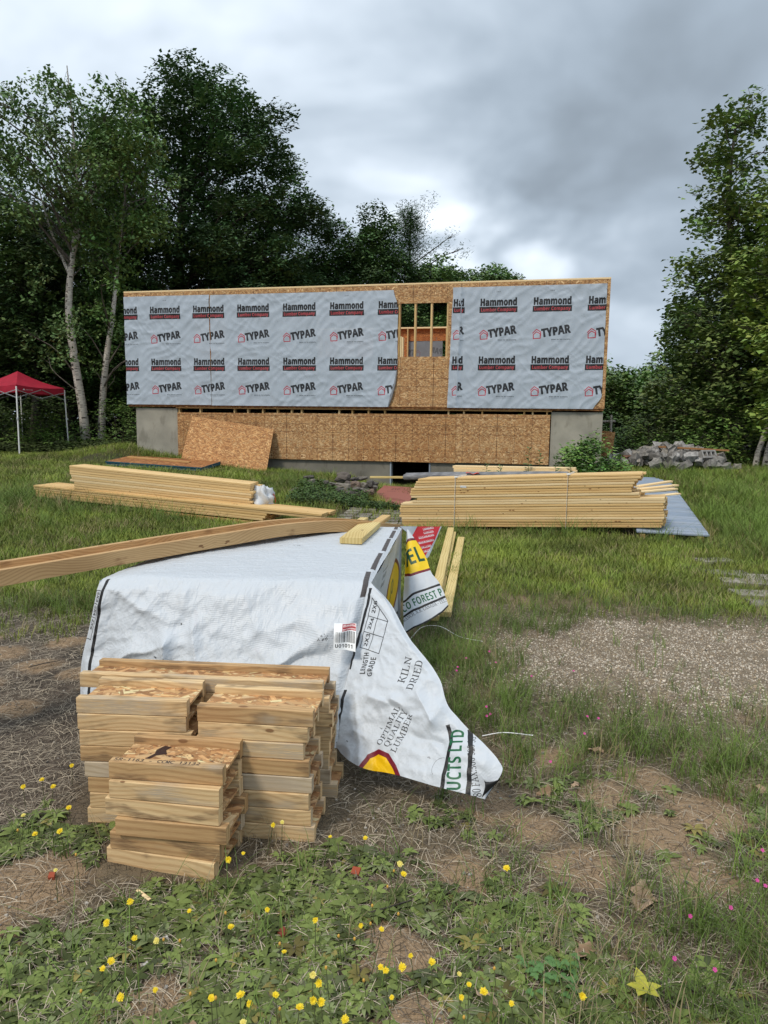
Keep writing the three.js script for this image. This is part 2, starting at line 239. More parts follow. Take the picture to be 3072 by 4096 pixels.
  M.leafMat = new THREE.MeshStandardMaterial({ color: 0xffffff, roughness: 0.6, side: THREE.DoubleSide });
}
// ---------------------------------------------------------------- ground
// what covers the ground at a place: shares of bare sand, gravel, dry thatch, green
function cover(x, z) {
  const n = fbm(x * 1.1, z * 1.1, 31, 4), f = fbm(x * 4, z * 4, 33, 3);
  const ell = (cx, cz, rx, rz) => 1 - sstep(0.6, 1.15, Math.hypot((x - cx) / rx, (z - cz) / rz) + 0.45 * n + 0.3 * f);
  const gravel = Math.max(ell(2.3, -4.7, 1.7, 1.05), ell(3.8, -4.4, 1.8, 1.2), 0.8 * ell(1.45, -4.75, 0.8, 0.75));
  const dirtL = (1 - sstep(-1.55, -1.0, x + 0.3 * n)) * sstep(-6.1, -5.2, z + 0.5 * n) * (1 - sstep(-2.75, -2.25, z + 0.25 * n));   // dry straw beside the wrapped lumber
  const lawn = Math.max(sstep(-5.8, -6.8, z + 1.3 * n + 0.5 * f - 0.14 * Math.max(0, x - 1)), x < -1 ? sstep(-5.1, -6.2, z + 1.5 * n + 0.5 * f) : 0);
  const fore = 1 - sstep(-4.6, -5.6, z);
  const path = Math.max(ell(3.75, -7.2, 0.45, 1.9) * 0.55, 0);
  const entry = ell(-0.1, -12.2, 0.9, 1.2);
  return { gravel, dirtL, lawn: lawn * (1 - gravel), fore, n, f, path, entry };
}
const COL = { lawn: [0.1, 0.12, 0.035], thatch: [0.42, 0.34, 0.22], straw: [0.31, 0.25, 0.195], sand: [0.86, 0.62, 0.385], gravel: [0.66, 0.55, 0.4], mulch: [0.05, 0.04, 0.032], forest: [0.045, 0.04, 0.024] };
function groundColor(x, z) {
  const k = cover(x, z); let c = mixc(COL.thatch, COL.sand, sstep(0.02, 0.3, k.n + 0.4 * k.f) * 0.5);
  c = mixc(c, COL.straw, k.dirtL * 0.9);
  const mul = k.dirtL * sstep(-0.1, 0.2, fbm(x * 2.1, z * 2.1, 41, 4)) * (1 - sstep(-3.9, -3.3, z)); c = mixc(c, COL.mulch, mul * 0.8);
  c = mixc(c, COL.lawn, k.lawn * 0.85); c = mixc(c, COL.gravel, k.gravel * 0.9); c = mixc(c, COL.thatch, Math.max(k.path * 0.7, k.entry * 0.4));
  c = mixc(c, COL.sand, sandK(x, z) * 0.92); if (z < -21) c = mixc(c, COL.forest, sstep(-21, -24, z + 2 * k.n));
  return c;
}
{
  const lines = (near0, near1, step, far0, far1) => { const a = []; for (let v = near0; v <= near1 + 1e-6; v += step) a.push(v); let s = step, v = near1; while (v < far1) { s *= 1.14; v += s; a.push(Math.min(v, far1)); } s = step; v = near0; while (v > far0) { s *= 1.14; v -= s; a.unshift(Math.max(v, far0)); } return a; };
  const X = lines(-3.2, 4.2, 0.045, -260, 260), Z = lines(-6.6, -1.0, 0.045, -300, 60);
  const P = [], U = [], Cc = [], I = [];
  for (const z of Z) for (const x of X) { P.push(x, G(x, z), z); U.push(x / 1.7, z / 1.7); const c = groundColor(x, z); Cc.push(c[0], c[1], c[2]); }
  for (let j = 0; j + 1 < Z.length; j++) for (let i = 0; i + 1 < X.length; i++) { const a = j * X.length + i, b = a + 1, c = a + X.length, d = c + 1; I.push(a, c, b, b, c, d); }
  const g = new THREE.BufferGeometry(); g.setAttribute('position', new THREE.Float32BufferAttribute(P, 3)); g.setAttribute('uv', new THREE.Float32BufferAttribute(U, 2)); g.setAttribute('color', new THREE.Float32BufferAttribute(Cc, 3)); g.setIndex(I); g.computeVertexNormals();
  const det = canvasTex(1536, 1536, (c, w, h) => {
    const R = RNG(3); c.fillStyle = 'rgb(158,154,150)'; c.fillRect(0, 0, w, h);
    for (let i = 0; i < 26000; i++) { const k = 90 + R() * 165 | 0; c.globalAlpha = 0.55; c.fillStyle = `rgb(${k},${k * 0.97 | 0},${k * 0.92 | 0})`; const r = 0.6 + R() * R() * 5; c.beginPath(); c.ellipse(R() * w, R() * h, r, r * (0.5 + R() * 0.5), R() * 3, 0, 7); c.fill(); }
    for (let i = 0; i < 15000; i++) { const k = R() < 0.45 ? 60 + R() * 60 : 170 + R() * 85; c.globalAlpha = 0.6; c.strokeStyle = `rgb(${k | 0},${k * 0.96 | 0},${k * 0.9 | 0})`; c.lineWidth = 0.7 + R() * 1.6; const x = R() * w, y = R() * h, a = R() * 6.3, l = 10 + R() * 55; c.beginPath(); c.moveTo(x, y); c.quadraticCurveTo(x + Math.cos(a) * l * 0.5 + (R() - 0.5) * 14, y + Math.sin(a) * l * 0.5 + (R() - 0.5) * 14, x + Math.cos(a) * l, y + Math.sin(a) * l); c.stroke(); }
  }, { wrap: THREE.MirroredRepeatWrapping });
  const m = new THREE.MeshStandardMaterial({ vertexColors: true, map: det, bumpMap: det, bumpScale: 0.016, roughness: 0.95, side: THREE.DoubleSide });
  const o = mk('ground', g, m); tag(o, 'uneven ground of dry thatch, sand, gravel and lawn', 'ground', null, 'structure');
}
// ---------------------------------------------------------------- the house under construction
const HP = V(-6.838, 0, -19), HA = -0.2213;
const hw = (s, y, z) => V(s, y, z).applyAxisAngle(V(0, 1, 0), HA).add(HP);   // house frame to world
{
  const house = thing('unfinished_house', 'roofless unfinished house wrapped in printed grey sheeting over bare strand board', 'house', null, HP.toArray(), HA);
  const R = RNG(101), T = 0.0115;
  const PITCH = 1.212, WY0 = 1.93, WY1 = 4.7;
  const wrapDraw = (c, w, h) => {
    const X = (m) => (m / PITCH) * w, Y = (y) => ((WY1 - y) / (WY1 - WY0)) * h, S = w / PITCH;
    c.fillStyle = 'rgb(205,213,222)'; c.fillRect(0, 0, w, h);
    const Rr = RNG(8);
    for (let i = 0; i < 9000; i++) { c.globalAlpha = 0.05; c.fillStyle = Rr() < 0.5 ? '#fff' : '#8a98a6'; c.fillRect(Rr() * w, Rr() * h, 2 + Rr() * 20, 1); }
    c.globalAlpha = 0.45; c.fillStyle = '#56606a'; for (let y = 0; y < 14; y++) for (let x = 0; x < 6; x++) c.fillRect((x + 0.2 + 0.3 * ((y * 7) % 3) / 3) * w / 6, (y + 0.4) * h / 14, 4, 5);
    c.globalAlpha = 0.93;
    const fit = (t, x0, x1, yb, size, col, font = 'bold') => { c.fillStyle = col; c.font = `${font} ${(size * S).toFixed(1)}px sans-serif`.trim(); c.textBaseline = 'alphabetic'; c.textAlign = 'left'; const tw = c.measureText(t).width; c.save(); c.translate(x0, yb); c.scale((x1 - x0) / tw, 1); c.fillText(t, 0, 0); if (font === 'bold' && size > 0.15) { c.lineWidth = (size > 0.22 ? 0.018 : 0.018) * S; c.strokeStyle = col; c.lineJoin = 'round'; c.strokeText(t, 0, 0); } c.restore(); };
    const O = 0.17;      // the word starts 0.17 m into the tile
    for (const [hb, lo] of [[4.285, 3.555], [2.972, 2.262]]) {
      fit('Hammond', X(O + 0.01), X(O + 0.86), Y(hb), 0.215, '#1c1d20');
      c.fillStyle = '#1b1718'; c.fillRect(X(O), Y(hb - 0.025), X(0.87), 0.135 * S);
      fit('Lumber Company', X(O + 0.03), X(O + 0.84), Y(hb - 0.128), 0.108, '#f0565e');
      c.save(); c.translate(X(O + 0.02), Y(lo)); c.rotate(-0.155); fit('TYPAR', 0.21 * S, 0.85 * S, 0.03 * S, 0.25, '#26282c');
      c.restore(); c.save(); c.translate(X(O + 0.02), Y(lo - 0.03)); c.rotate(-0.05);
      c.strokeStyle = '#cf4450'; c.lineJoin = 'round'; c.lineWidth = 0.021 * S;
      const poly = (p, close) => { c.beginPath(); p.forEach((q, i) => (i ? c.lineTo(q[0] * S, q[1] * S) : c.moveTo(q[0] * S, q[1] * S))); if (close) c.closePath(); c.stroke(); };
      poly([[0.02, 0], [0.02, -0.09], [0.095, -0.15], [0.175, -0.1], [0.175, 0]], true); poly([[0.0, -0.12], [0.095, -0.205], [0.185, -0.14], [0.185, -0.05]]);
      c.restore();
      fit('BRING ON THE ELEMENTS.', X(O + 0.44), X(O + 0.87), Y(lo - 0.065), 0.036, '#2c3036'); c.fillStyle = '#59616a'; for (let k = 0; k < 3; k++) { c.globalAlpha = 0.5; c.fillRect(X(O + 0.35), Y(lo - 0.035 - k * 0.018), X(0.06), 1.6); c.fillRect(X(O + 0.44), Y(lo - 0.078 - k * 0.008), X(0.36), 1.2); } c.globalAlpha = 0.93;
    }
    c.font = `bold ${0.035 * S}px sans-serif`; c.globalAlpha = 0.7; c.fillStyle = '#333'; c.fillText('3 R 20', X(0.55), Y(4.58));
  };
  const tw = canvasTex(640, 1463, wrapDraw, { wrap: THREE.RepeatWrapping });
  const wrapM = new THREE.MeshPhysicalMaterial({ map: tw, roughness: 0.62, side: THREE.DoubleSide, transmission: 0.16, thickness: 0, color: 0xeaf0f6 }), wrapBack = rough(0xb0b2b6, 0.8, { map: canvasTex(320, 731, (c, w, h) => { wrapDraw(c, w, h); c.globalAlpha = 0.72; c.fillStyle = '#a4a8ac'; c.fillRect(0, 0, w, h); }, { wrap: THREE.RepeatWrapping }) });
  const uOf = (s) => (s - 0.737 + 0.17) / PITCH, vOf = (y) => (y - WY0) / (WY1 - WY0);
  // sheathing panels; three window openings in the front wall
  const pan = (s0, y0, s1, y1, zf = 0, mat = M.osbLined) => { const o = mk('sheathing_panel', panelG(s0 + 0.0015, y0 + 0.0015, s1 - 0.0015, y1 - 0.0015, zf - T, zf, 1.22, R() * 5, R() * 5), mat, house); return o; };
  const cols = [0, 1.21, 2.0, -2.86, 4.06, 5.27, -6.69, 7.29, -8.5, 9.7, 10.92, 12.12];
  for (let i = 1; i < cols.length; i++) {
    const a = Math.abs(cols[i - 1]), b = Math.abs(cols[i]);
    if (cols[i] < 0) { pan(a, 1.95, b, 3.14); pan(a, 4.38, b, 4.81); } else { pan(a, 1.95, b, 4.39); pan(a, 4.39, b, 4.81); }
  }
  const wood = (n, x0, y0, z0, x1, y1, z1, m = M.spruce[(R() * 15) | 0]) => mk(n, boxG(x0, y0, z0, x1, y1, z1, { tu: 2.4, tv: 0.3, u0: R() * 3, v0: R() * 3, bev: 0.002 }), m, house);
  const post = (n, s, y0, y1, z0, w, d, m = M.spruce[(R() * 15) | 0]) => mk(n, prism(rectSec(w, d), [V(s, y0, z0), V(s, y1, z0)], { tu: 2.4, tv: 0.3, u0: R() * 3, v0: R() * 3, up: V(1, 0, 0) }), m, house);
  // framing in the open window
  for (const s of [7.312, 7.7, 8.09, 8.478]) post('stud', s, 3.0, 4.55, -0.085, 0.038, 0.14);
  post('stud', 7.362, 3.0, 3.62, -0.085, 0.038, 0.14); post('stud', 7.402, 3.0, 3.6, -0.085, 0.03, 0.14, M.fresh);
  for (const s of [0.03, 1.21, 1.97, 2.89, 4.06, 5.24, 6.72, 9.7, 10.92, 12.08]) post('stud', s, 2.0, 4.77, -0.085, 0.038, 0.14);
  wood('bottom_plate', 0, 1.952, -0.156, 12.12, 1.99, -0.016); wood('top_plate', 0, 4.811, -0.156, 12.12, 4.848, 0.003, M.fresh);
  // house wrap sheets
  const crease = (s, y) => { const a = s * 0.8 + y * 0.6, b = -s * 0.6 + y * 0.8; const tw_ = 0.5 * n3(s * 0.9, y * 0.9, 70); return 0.014 * (1 - Math.abs(n3(a * 1.6 + tw_, b * 5.5 + 3 * tw_, 71))) ** 4 + 0.008 * (1 - Math.abs(n3(s * 2.2 + 5, y * 2.8, 75))) ** 2 + 0.008 * n3(s * 1.1, y * 1.3, 77) + 0.004 * n3(s * 7, y * 7, 79) + 0.009 * (1 - Math.abs(n3(a * 4 + 4 * tw_, b * 1.5, 72))) ** 5; };
  const wrap = (nu, left, right, bot, top, label, extra = () => [0, 0]) => {
    const g = sheetG(nu, 90, (i, j) => { const y = lerp(bot, top, j), s = lerp(left(y), right(y), i), e = extra(s, y, i); return [s, y, 0.006 + crease(s, y) + e[0], uOf(s + e[1]), vOf(y)]; });
    const m = mk('house_wrap', g, wrapM, house); m.userData.label = label; return m;
  };
  wrap(80, (y) => 0.004 + 0.012 * n3(1, y * 2, 3), (y) => 2.405 + 0.025 * (4.7 - y) / 2.7 + 0.012 * n3(y * 3, 2, 1), 1.955, 4.708, 'narrow end sheet of grey printed house wrap');
  const puck = (s, y) => 0.03 * Math.exp(-(((s - 2.44) / 0.2) ** 2) - (((y - 3.3) / 0.25) ** 2));
  wrap(160, (y) => 2.438 + 0.014 * n3(y * 3, 5, 1) + 0.03 * Math.exp(-(((y - 3.28) / 0.12) ** 2)), (y) => (y > 4.3 ? lerp(7.285, 7.18, sstep(4.3, 4.7, y)) : y > 2.8 ? 7.29 + 0.01 * n3(y * 4, 1, 1) : lerp(7.085, 7.28, sstep(1.9, 2.8, y))), 1.945, 4.695, 'wide middle sheet of grey printed house wrap', (s, y, i) => [puck(s, y) + 0.05 * sstep(0.94, 1, i) * sstep(2.8, 2.0, y), 0]);
  const curl = mk('curled_edge', limbG([V(7.285, 2.82, 0.03), V(7.24, 2.5, 0.035), V(7.16, 2.2, 0.04), V(7.07, 1.95, 0.035)], [0.012, 0.025, 0.032, 0.03], 8), rough(0x8e9094, 0.8), house);
  wrap(140, (y) => lerp(8.525, 8.6, (y - 1.93) / 2.77) + 0.012 * n3(y * 2.5, 8, 1), (y) => (y < 2.25 ? lerp(11.86, 12.045, sstep(1.9, 2.25, y)) : 12.045), 1.94, 4.712, 'sheet of grey printed house wrap folded along one edge', (s, y) => {
    const f = lerp(8.735, 8.8, (y - 1.93) / 2.77) + 0.012 * n3(y * 2, 3, 9), d = s - f; return [0.045 * Math.exp(-((d / 0.055) ** 2)) * (0.7 + 0.5 * n3(y * 4, 1, 5)) + (d < 0 ? 0.018 : 0), d < 0 ? 0.62 : 0];
  });
  // side and back walls
  for (const [s, sg] of [[0, 1], [12.12, -1]]) for (let k = 0; k < 6; k++) { const g = panelG(0.0015, 1.952, 7.96 / 6 - 0.0015, 4.81, -T, 0, 1.22, R() * 5, R() * 5); g.rotateY(Math.PI / 2); g.translate(s + (sg > 0 ? 0.0 : -0.0), 0, -0.02 - k * 7.96 / 6); if (sg > 0) g.translate(T, 0, 0); mk('sheathing_panel', g, M.osbLined, house); }
  for (const s of [0.015, 12.0]) { const g = boxG(0, 4.811, 0, 7.8, 4.848, 0.1, { tu: 2.4, tv: 0.3 }); g.rotateY(Math.PI / 2); g.translate(s, 0, -0.165); mk('top_plate', g, M.fresh, house); }
  { const cs = [0.02, 1.2, 2.4, 3.6, 4.8, 6.02, -7.34, 8.5, 9.7, 10.9, 12.1]; for (let i = 1; i < cs.length; i++) { const a = Math.abs(cs[i - 1]), b = Math.abs(cs[i]); if (cs[i] < 0) { pan(a, 1.96, b, 3.1, -8, M.osbOrange); pan(a, 4.4, b, 4.81, -8, M.osbOrange); } else pan(a, 1.96, b, 4.81, -8, M.osbOrange); } }
  wood('top_plate', 0.02, 4.811, -8, 12.1, 4.86, -7.86, M.fresh); for (let s = 0.4; s < 12; s += 0.61) if (s < 4.4 || s > 8.8) post('stud', s, 1.99, 4.8, -7.93, 0.038, 0.13);
  post('stud', 6.0, 1.99, 4.8, -7.93, 0.038, 0.13); post('stud', 7.36, 1.99, 4.8, -7.93, 0.038, 0.13);
  mk('house_wrap', sheetG(30, 20, (i, j) => { const s = lerp(5.9, 7.215, i), y = lerp(3.0, 4.6, j); return [s, y, -8.03 + crease(s, y), -uOf(s), vOf(y - 0.35)]; }), wrapBack, house).userData.label = 'grey house wrap across the rear window seen from inside';
  mk('subfloor', panelG(0.02, 1.9, 12.1, 1.945, -7.98, -0.03), M.osbRed, house);
  // bearing strip, joist ends, lower strand board wall
  wood('bearing_plate', 1.38, 1.868, -0.24, 10.96, 1.898, -0.05, M.oldboard);
  const pxs = [383, 430, 505, 534, 566, 598, 629, 651, 732, 760, 794, 828, 966, 1000, 1040, 1130, 1148, 1178], kn = [[380, 1.41], [583, 4.0], [842, 7.14], [927, 8.115], [1190, 10.98]];
  for (const p of pxs) { let s = 0; for (let k = 0; k + 1 < kn.length; k++) if (p >= kn[k][0]) s = lerp(kn[k][1], kn[k + 1][1], (p - kn[k][0]) / (kn[k + 1][0] - kn[k][0])); post('joist_end', clamp(s, 1.44, 10.9), 1.55, 1.868, -0.16, 0.04, 0.12); }
  { const e = [1.42, 3.86, 6.3, 8.74, 10.93]; for (let i = 0; i < 4; i++) { const dy = [0, 0.012, 0.02, 0.035][i]; mk('strand_board_panel', panelG(e[i] + 0.002, 0.6 + dy, e[i + 1] - 0.002, 1.76 + dy, -0.065, -0.05, 1.22, R() * 5, 0.43), i % 2 ? M.osbLined : M.osbLinedB, house); } }
  // concrete foundation
  const conc = (n, s0, y0, s1, y1, z0, z1, m = M.concrete) => mk(n, panelG(s0, y0, s1, y1, z0, z1, 1.6, R(), R()), m, house);
  conc('foundation_pier', 0.2, -0.3, 1.4, 1.865, -0.35, -0.09); conc('foundation_pier', 10.95, -0.3, 12.1, 1.865, -0.35, -0.09);
  conc('foundation_wall', 1.4, -0.4, 7.12, 0.72, -0.35, -0.12, M.concreteOld); conc('foundation_wall', 8.13, -0.4, 10.95, 0.72, -0.35, -0.12, M.concreteOld);
  conc('foundation_wall', 0.2, -0.3, 0.42, 1.865, -7.9, -0.352); conc('foundation_wall', 11.88, -0.3, 12.1, 1.865, -7.9, -0.352); conc('foundation_wall', 0.2, -0.3, 12.1, 1.865, -8.12, -7.902);
  conc('basement_floor', 0.42, -0.22, 11.88, -0.1, -7.9, -0.352, M.concreteOld);
  wood('door_jamb', 7.12, -0.15, -0.3, 7.155, 0.6, -0.1, rough(0x9aa4ae, 0.6)); wood('door_jamb', 8.095, -0.15, -0.3, 8.13, 0.6, -0.1, rough(0x8a94a0, 0.6)); wood('door_header', 7.0, 0.62, -0.3, 8.25, 0.72, -0.13, M.oldboard);
  // rear landing beside the house: pole rail and boards
}
// strand board sheet leaning on the foundation
{
  const BL = V(-5.162, 0.6, -18.05), BR = V(-2.919, 0.29, -17.49), TR = V(-2.81, 1.36, -18.06), TL = V(-4.995, 1.66, -18.54);
  const X = BR.clone().sub(BL), Y = TL.clone().sub(BL), N = X.clone().cross(Y).normalize().multiplyScalar(0.0115), P = [], U = [], I = [];
  const q = (i, j, k) => BL.clone().multiplyScalar((1 - i) * (1 - j)).addScaledVector(BR, i * (1 - j)).addScaledVector(TR, i * j).addScaledVector(TL, (1 - i) * j).addScaledVector(N, k + (i * (1 - i)) * 2.4);
  const gs = [sheetG(12, 6, (i, j) => [...q(i, j, 1).toArray(), i * 2, j]), sheetG(12, 6, (i, j) => [...q(i, j, 0).toArray(), i * 2, j])];
  for (const [a, b] of [[[0, 0], [1, 0]], [[1, 0], [1, 1]], [[1, 1], [0, 1]], [[0, 1], [0, 0]]]) gs.push(sheetG(12, 1, (i, k) => [...q(lerp(a[0], b[0], i), lerp(a[1], b[1], i), k).toArray(), i * 2, k * 0.01]));
  tag(mk('strand_board_sheet', mergeGeometries(gs), M.osb), 'tilted strand board sheet leaning against the lower house wall', 'board');
}
// stack of sheets with painted edges lying on the lawn, one length of timber on top
{
  const A = V(-6.72, 0.56, -17.1), B = V(-4.06, 0.455, -16.65), D = V(-6.93, 0.655, -18.28);
  const X = B.clone().sub(A).setLength(2.44), Zd = D.clone().sub(A); Zd.addScaledVector(X, -Zd.dot(X) / X.lengthSq()).setLength(1.22);
  const up = X.clone().cross(Zd).normalize().multiplyScalar(1); if (up.y < 0) up.negate();
  const n = 5, th = 0.0182;
  for (let k = 0; k < n; k++) {
    const off = -k * th, R = RNG(300 + k), sh = (R() - 0.5) * 0.03, sz = (R() - 0.5) * 0.03;
    const c = A.clone().addScaledVector(X, 0.5).addScaledVector(Zd, 0.5).addScaledVector(up, off - th / 2).addScaledVector(X.clone().normalize(), sh).addScaledVector(Zd.clone().normalize(), sz);
    const s = thing('flooring_sheet', k === 0 ? 'top strand board sheet of the painted-edge pile on the lawn' : `${ORD[k]} sheet down in the painted-edge pile lying on the lawn`, 'board', 'sheets piled on the lawn', c.toArray());
    s.setRotationFromMatrix(new THREE.Matrix4().makeBasis(X.clone().normalize(), up.clone(), X.clone().normalize().cross(up)));
    const g = panelG(-1.218, -0.608, 1.218, 0.608, -th / 2 + 0.0006, th / 2 - 0.0006, 1.22, R(), R()); g.rotateX(-Math.PI / 2); mk('face', g, M.osbRed, s);
    mk('painted_edge', mergeGeometries([boxG(-1.22, -th / 2 + 0.001, 0.6085, 1.22, th / 2 - 0.001, 0.612), boxG(-1.22, -th / 2 + 0.001, -0.612, 1.22, th / 2 - 0.001, -0.6085), boxG(-1.222, -th / 2 + 0.001, -0.608, -1.2185, th / 2 - 0.001, 0.608), boxG(1.2185, -th / 2 + 0.001, -0.608, 1.222, th / 2 - 0.001, 0.608)]), M.bluetrim, s);
  }
  const p0 = A.clone().addScaledVector(X, 0.07).addScaledVector(Zd, 0.62).addScaledVector(up, 0.0195), p1 = A.clone().addScaledVector(X, 0.78).addScaledVector(Zd, 0.45).addScaledVector(up, 0.0195);
  tag(mk('timber_length', prism(rectSec(0.038, 0.089), [p0, p1], { tu: 2.4, tv: 0.3 }), M.oldboard), 'short timber lying on the pile of painted-edge sheets', 'board');
}
// ---------------------------------------------------------------- lumber piles
const BR = RNG(777);
// board whose front top edge runs p0 -> p1; its width goes away from the viewer side
function board(name, label, group, p0, p1, h, w, mat, back = 0) {
  const X = p1.clone().sub(p0).normalize(), Z = X.clone().cross(V(0, 1, 0)).normalize(), Y = Z.clone().cross(X).normalize();
  const L = p0.distanceTo(p1), m = mk(name, prism(rectSec(h, w, Math.min(0.005, h * 0.16)), [V(-L / 2, 0, 0), V(L / 2, 0, 0)], { tu: 2.4, tv: 0.3, u0: BR() * 4, v0: BR() * 4 }), mat ?? M.spruce[(BR() * M.spruce.length) | 0]);
  m.position.copy(p0).lerp(p1, 0.5).addScaledVector(Y, -h / 2).addScaledVector(Z, -w / 2 - back);
  m.setRotationFromMatrix(new THREE.Matrix4().makeBasis(X, Y, X.clone().cross(Y))); m.rotation.order = 'XYZ';
  return tag(m, label, 'board', group);
}
{ // strapped stack in front of the doorway, twenty layers
  const L0 = V(0.249, 0.676, -11.4), R0 = V(3.9, 0.946, -9.8), N = 20, d = 0.0386, W = 0.14;
  const le = [0.31, 0.28, 0.26, 0.25, 0.2, 0.19, 0.18, 0.2, 0.3, 0.22, 0.03, 0.02, 0.0, 0.01, 0.02, 0.0, 0.04, 0.05, 0.05, 0.06], re = [0.32, 0.34, 0.38, 0.42, 0.44, 0.46, 0.45, 0.35, 0.34, 0.01, 0.0, 0.02, 0.01, 0.02, 0.01, 0.0, 0.0, 0.02, 0.01, 0.03];
  const X = R0.clone().sub(L0).normalize();
  for (let k = 0; k < N; k++) for (let r = 0; r < 4; r++) {
    const a = L0.clone().addScaledVector(X, le[k] + (r ? (BR() - 0.5) * 0.08 : 0)), b = R0.clone().addScaledVector(X, -re[k] + (r ? (BR() - 0.5) * 0.08 : 0)); a.y -= k * d; b.y -= k * d;
    board('lumber_board', r ? `board ${['', 'second', 'third', 'fourth'][r]} from the front, ${layerName(k, N)} layer of the strapped lumber stack` : `front board in the ${layerName(k, N)} layer of the strapped lumber stack`, 'boards of the strapped stack', a, b, 0.0345, W, null, r * (W + 0.002) + (BR() - 0.5) * 0.014);
  }
  const Z = X.clone().cross(V(0, 1, 0)).normalize(), Y = V(0, 1, 0);
  [[0.235, 'strap round the lumber stack nearer the doorway'], [0.665, 'strap round the lumber stack nearer the grey walkway']].forEach(([t, l]) => {
    const p = L0.clone().lerp(R0, t), c = (dz, dy) => p.clone().addScaledVector(Z, dz).addScaledVector(Y, dy), H = -N * d - 0.008, bk = -0.575;
    const s = thing('strap', 'white printed plastic ' + l, 'strap', 'straps round the lumber stack');
    mk('band', prism(flatSec(0.0014, 0.036), [c(0.016, H), c(0.017, -0.3), c(0.016, 0.003), c(0.006, 0.009), c(bk, 0.008), c(bk - 0.006, 0.003), c(bk - 0.006, H)], { up: X.clone() }), M.strap, s);
    for (const y of [-0.13, -0.46, -0.66]) mk('print_mark', prism(flatSec(0.0008, 0.024), [c(0.0192, y - 0.045), c(0.0192, y)], { up: X.clone() }), M.strapPrint, s);
    mk('buckle', new THREE.BoxGeometry(0.045, 0.02, 0.05).translate(...c(-0.01, 0.016).toArray()), M.strap, s);
  });
  const tagm = mk('paper_label', boxG(0, 0, 0, 0.1, 0.03, 0.001), rough(0xd6d8da, 0.7)); tagm.position.copy(L0).addScaledVector(X, 1.02).addScaledVector(Z, 0.012); tagm.position.y += -3.85 * d; tagm.rotation.y = Math.atan2(-X.z, X.x); tag(tagm, 'small pale paper label stapled to the strapped lumber', 'label');
  // second, lower pile right behind, carrying rolls and loose boards
  const L2 = V(0.95, 0.585, -12.02), R2 = V(3.75, 0.72, -10.75);
  for (let k = 0; k < 15; k++) for (let r = 0; r < 2; r++) { const a = L2.clone(), b = R2.clone(); a.y -= k * d; b.y -= k * d; board('lumber_board', `${r ? 'rear' : 'near'} board, ${layerName(k, 15)} layer of the lower pile behind the strapped stack`, 'boards of the pile behind', a, b, 0.038, W, null, r * (W + 0.003)); }
}
{ // two grey rolls on the rear pile
  const defs = [[V(0.345, 0.648, -12.25), V(2.86, 0.79, -11.12), 'front'], [V(0.385, 0.665, -12.37), V(2.9, 0.8, -11.24), 'rear']];
  for (const [a, b, w] of defs) {
    const s = thing('membrane_roll', `${w} one of the two long grey rolls lying behind the strapped lumber`, 'roll', 'grey rolls on the lumber'), r = 0.05;
    const pts = smoothPts([a, a.clone().lerp(b, 0.5).add(V(0, 0.008, 0)), b], 12); mk('roll', limbG(pts, pts.map(() => r), 14), M.pipe, s);
    for (const e of [a, b]) mk('core', new THREE.TorusGeometry(r * 0.66, r * 0.3, 6, 14).rotateY(Math.PI / 2 + Math.atan2(-(b.z - a.z), b.x - a.x)).translate(...e.toArray()), M.pipe, s);
  }
  const t = mk('red_tag', sheetG(10, 4, (i, j) => [lerp(1.35, 1.56, i), 0.765 + 0.012 * Math.sin(i * 9) + 0.005 * j, lerp(-11.72, -11.79, j) + 0.09 * i, i, j]), rough(0xd0442c, 0.6)); tag(t, 'crumpled red plastic tag lying on the grey rolls', 'tag');
  board('loose_board', 'narrow pale board jutting out past the dark doorway', 'loose boards behind the stack', V(-0.285, 0.628, -12.52), V(2.3, 0.74, -11.35), 0.038, 0.06, M.treated, 0.06);
  board('loose_board', 'wide pale board lying flat below the weeds behind the stack', 'loose boards behind the stack', V(1.36, 0.735, -14.2), V(3.6, 0.775, -13.4), 0.05, 0.24, M.fresh);
  board('loose_board', 'wide pale board under another one behind the stack', 'loose boards behind the stack', V(1.38, 0.684, -14.18), V(3.62, 0.724, -13.38), 0.07, 0.24, M.fresh);
  for (const [x, z] of [[1.9, -14.1], [3.2, -13.65]]) { const y0 = G(x, z) - 0.05, y1 = 0.614 + (x - 1.4) * 0.018; tag(mk('timber_block', boxG(x - 0.07, y0, z - 0.12, x + 0.07, y1, z + 0.1, { tu: 2.4, tv: 0.3, bev: 0.004 }), M.oldboard), `timber block propping the wide pale boards, end ${x < 2.5 ? 'nearer' : 'farther from'} the doorway`, 'block', 'blocks under the pale boards'); }
  board('loose_board', 'pale board end showing above the stack top', 'loose boards behind the stack', V(2.78, 0.795, -11.0), V(3.66, 0.86, -10.45), 0.038, 0.1, M.treated, 0.03);
}
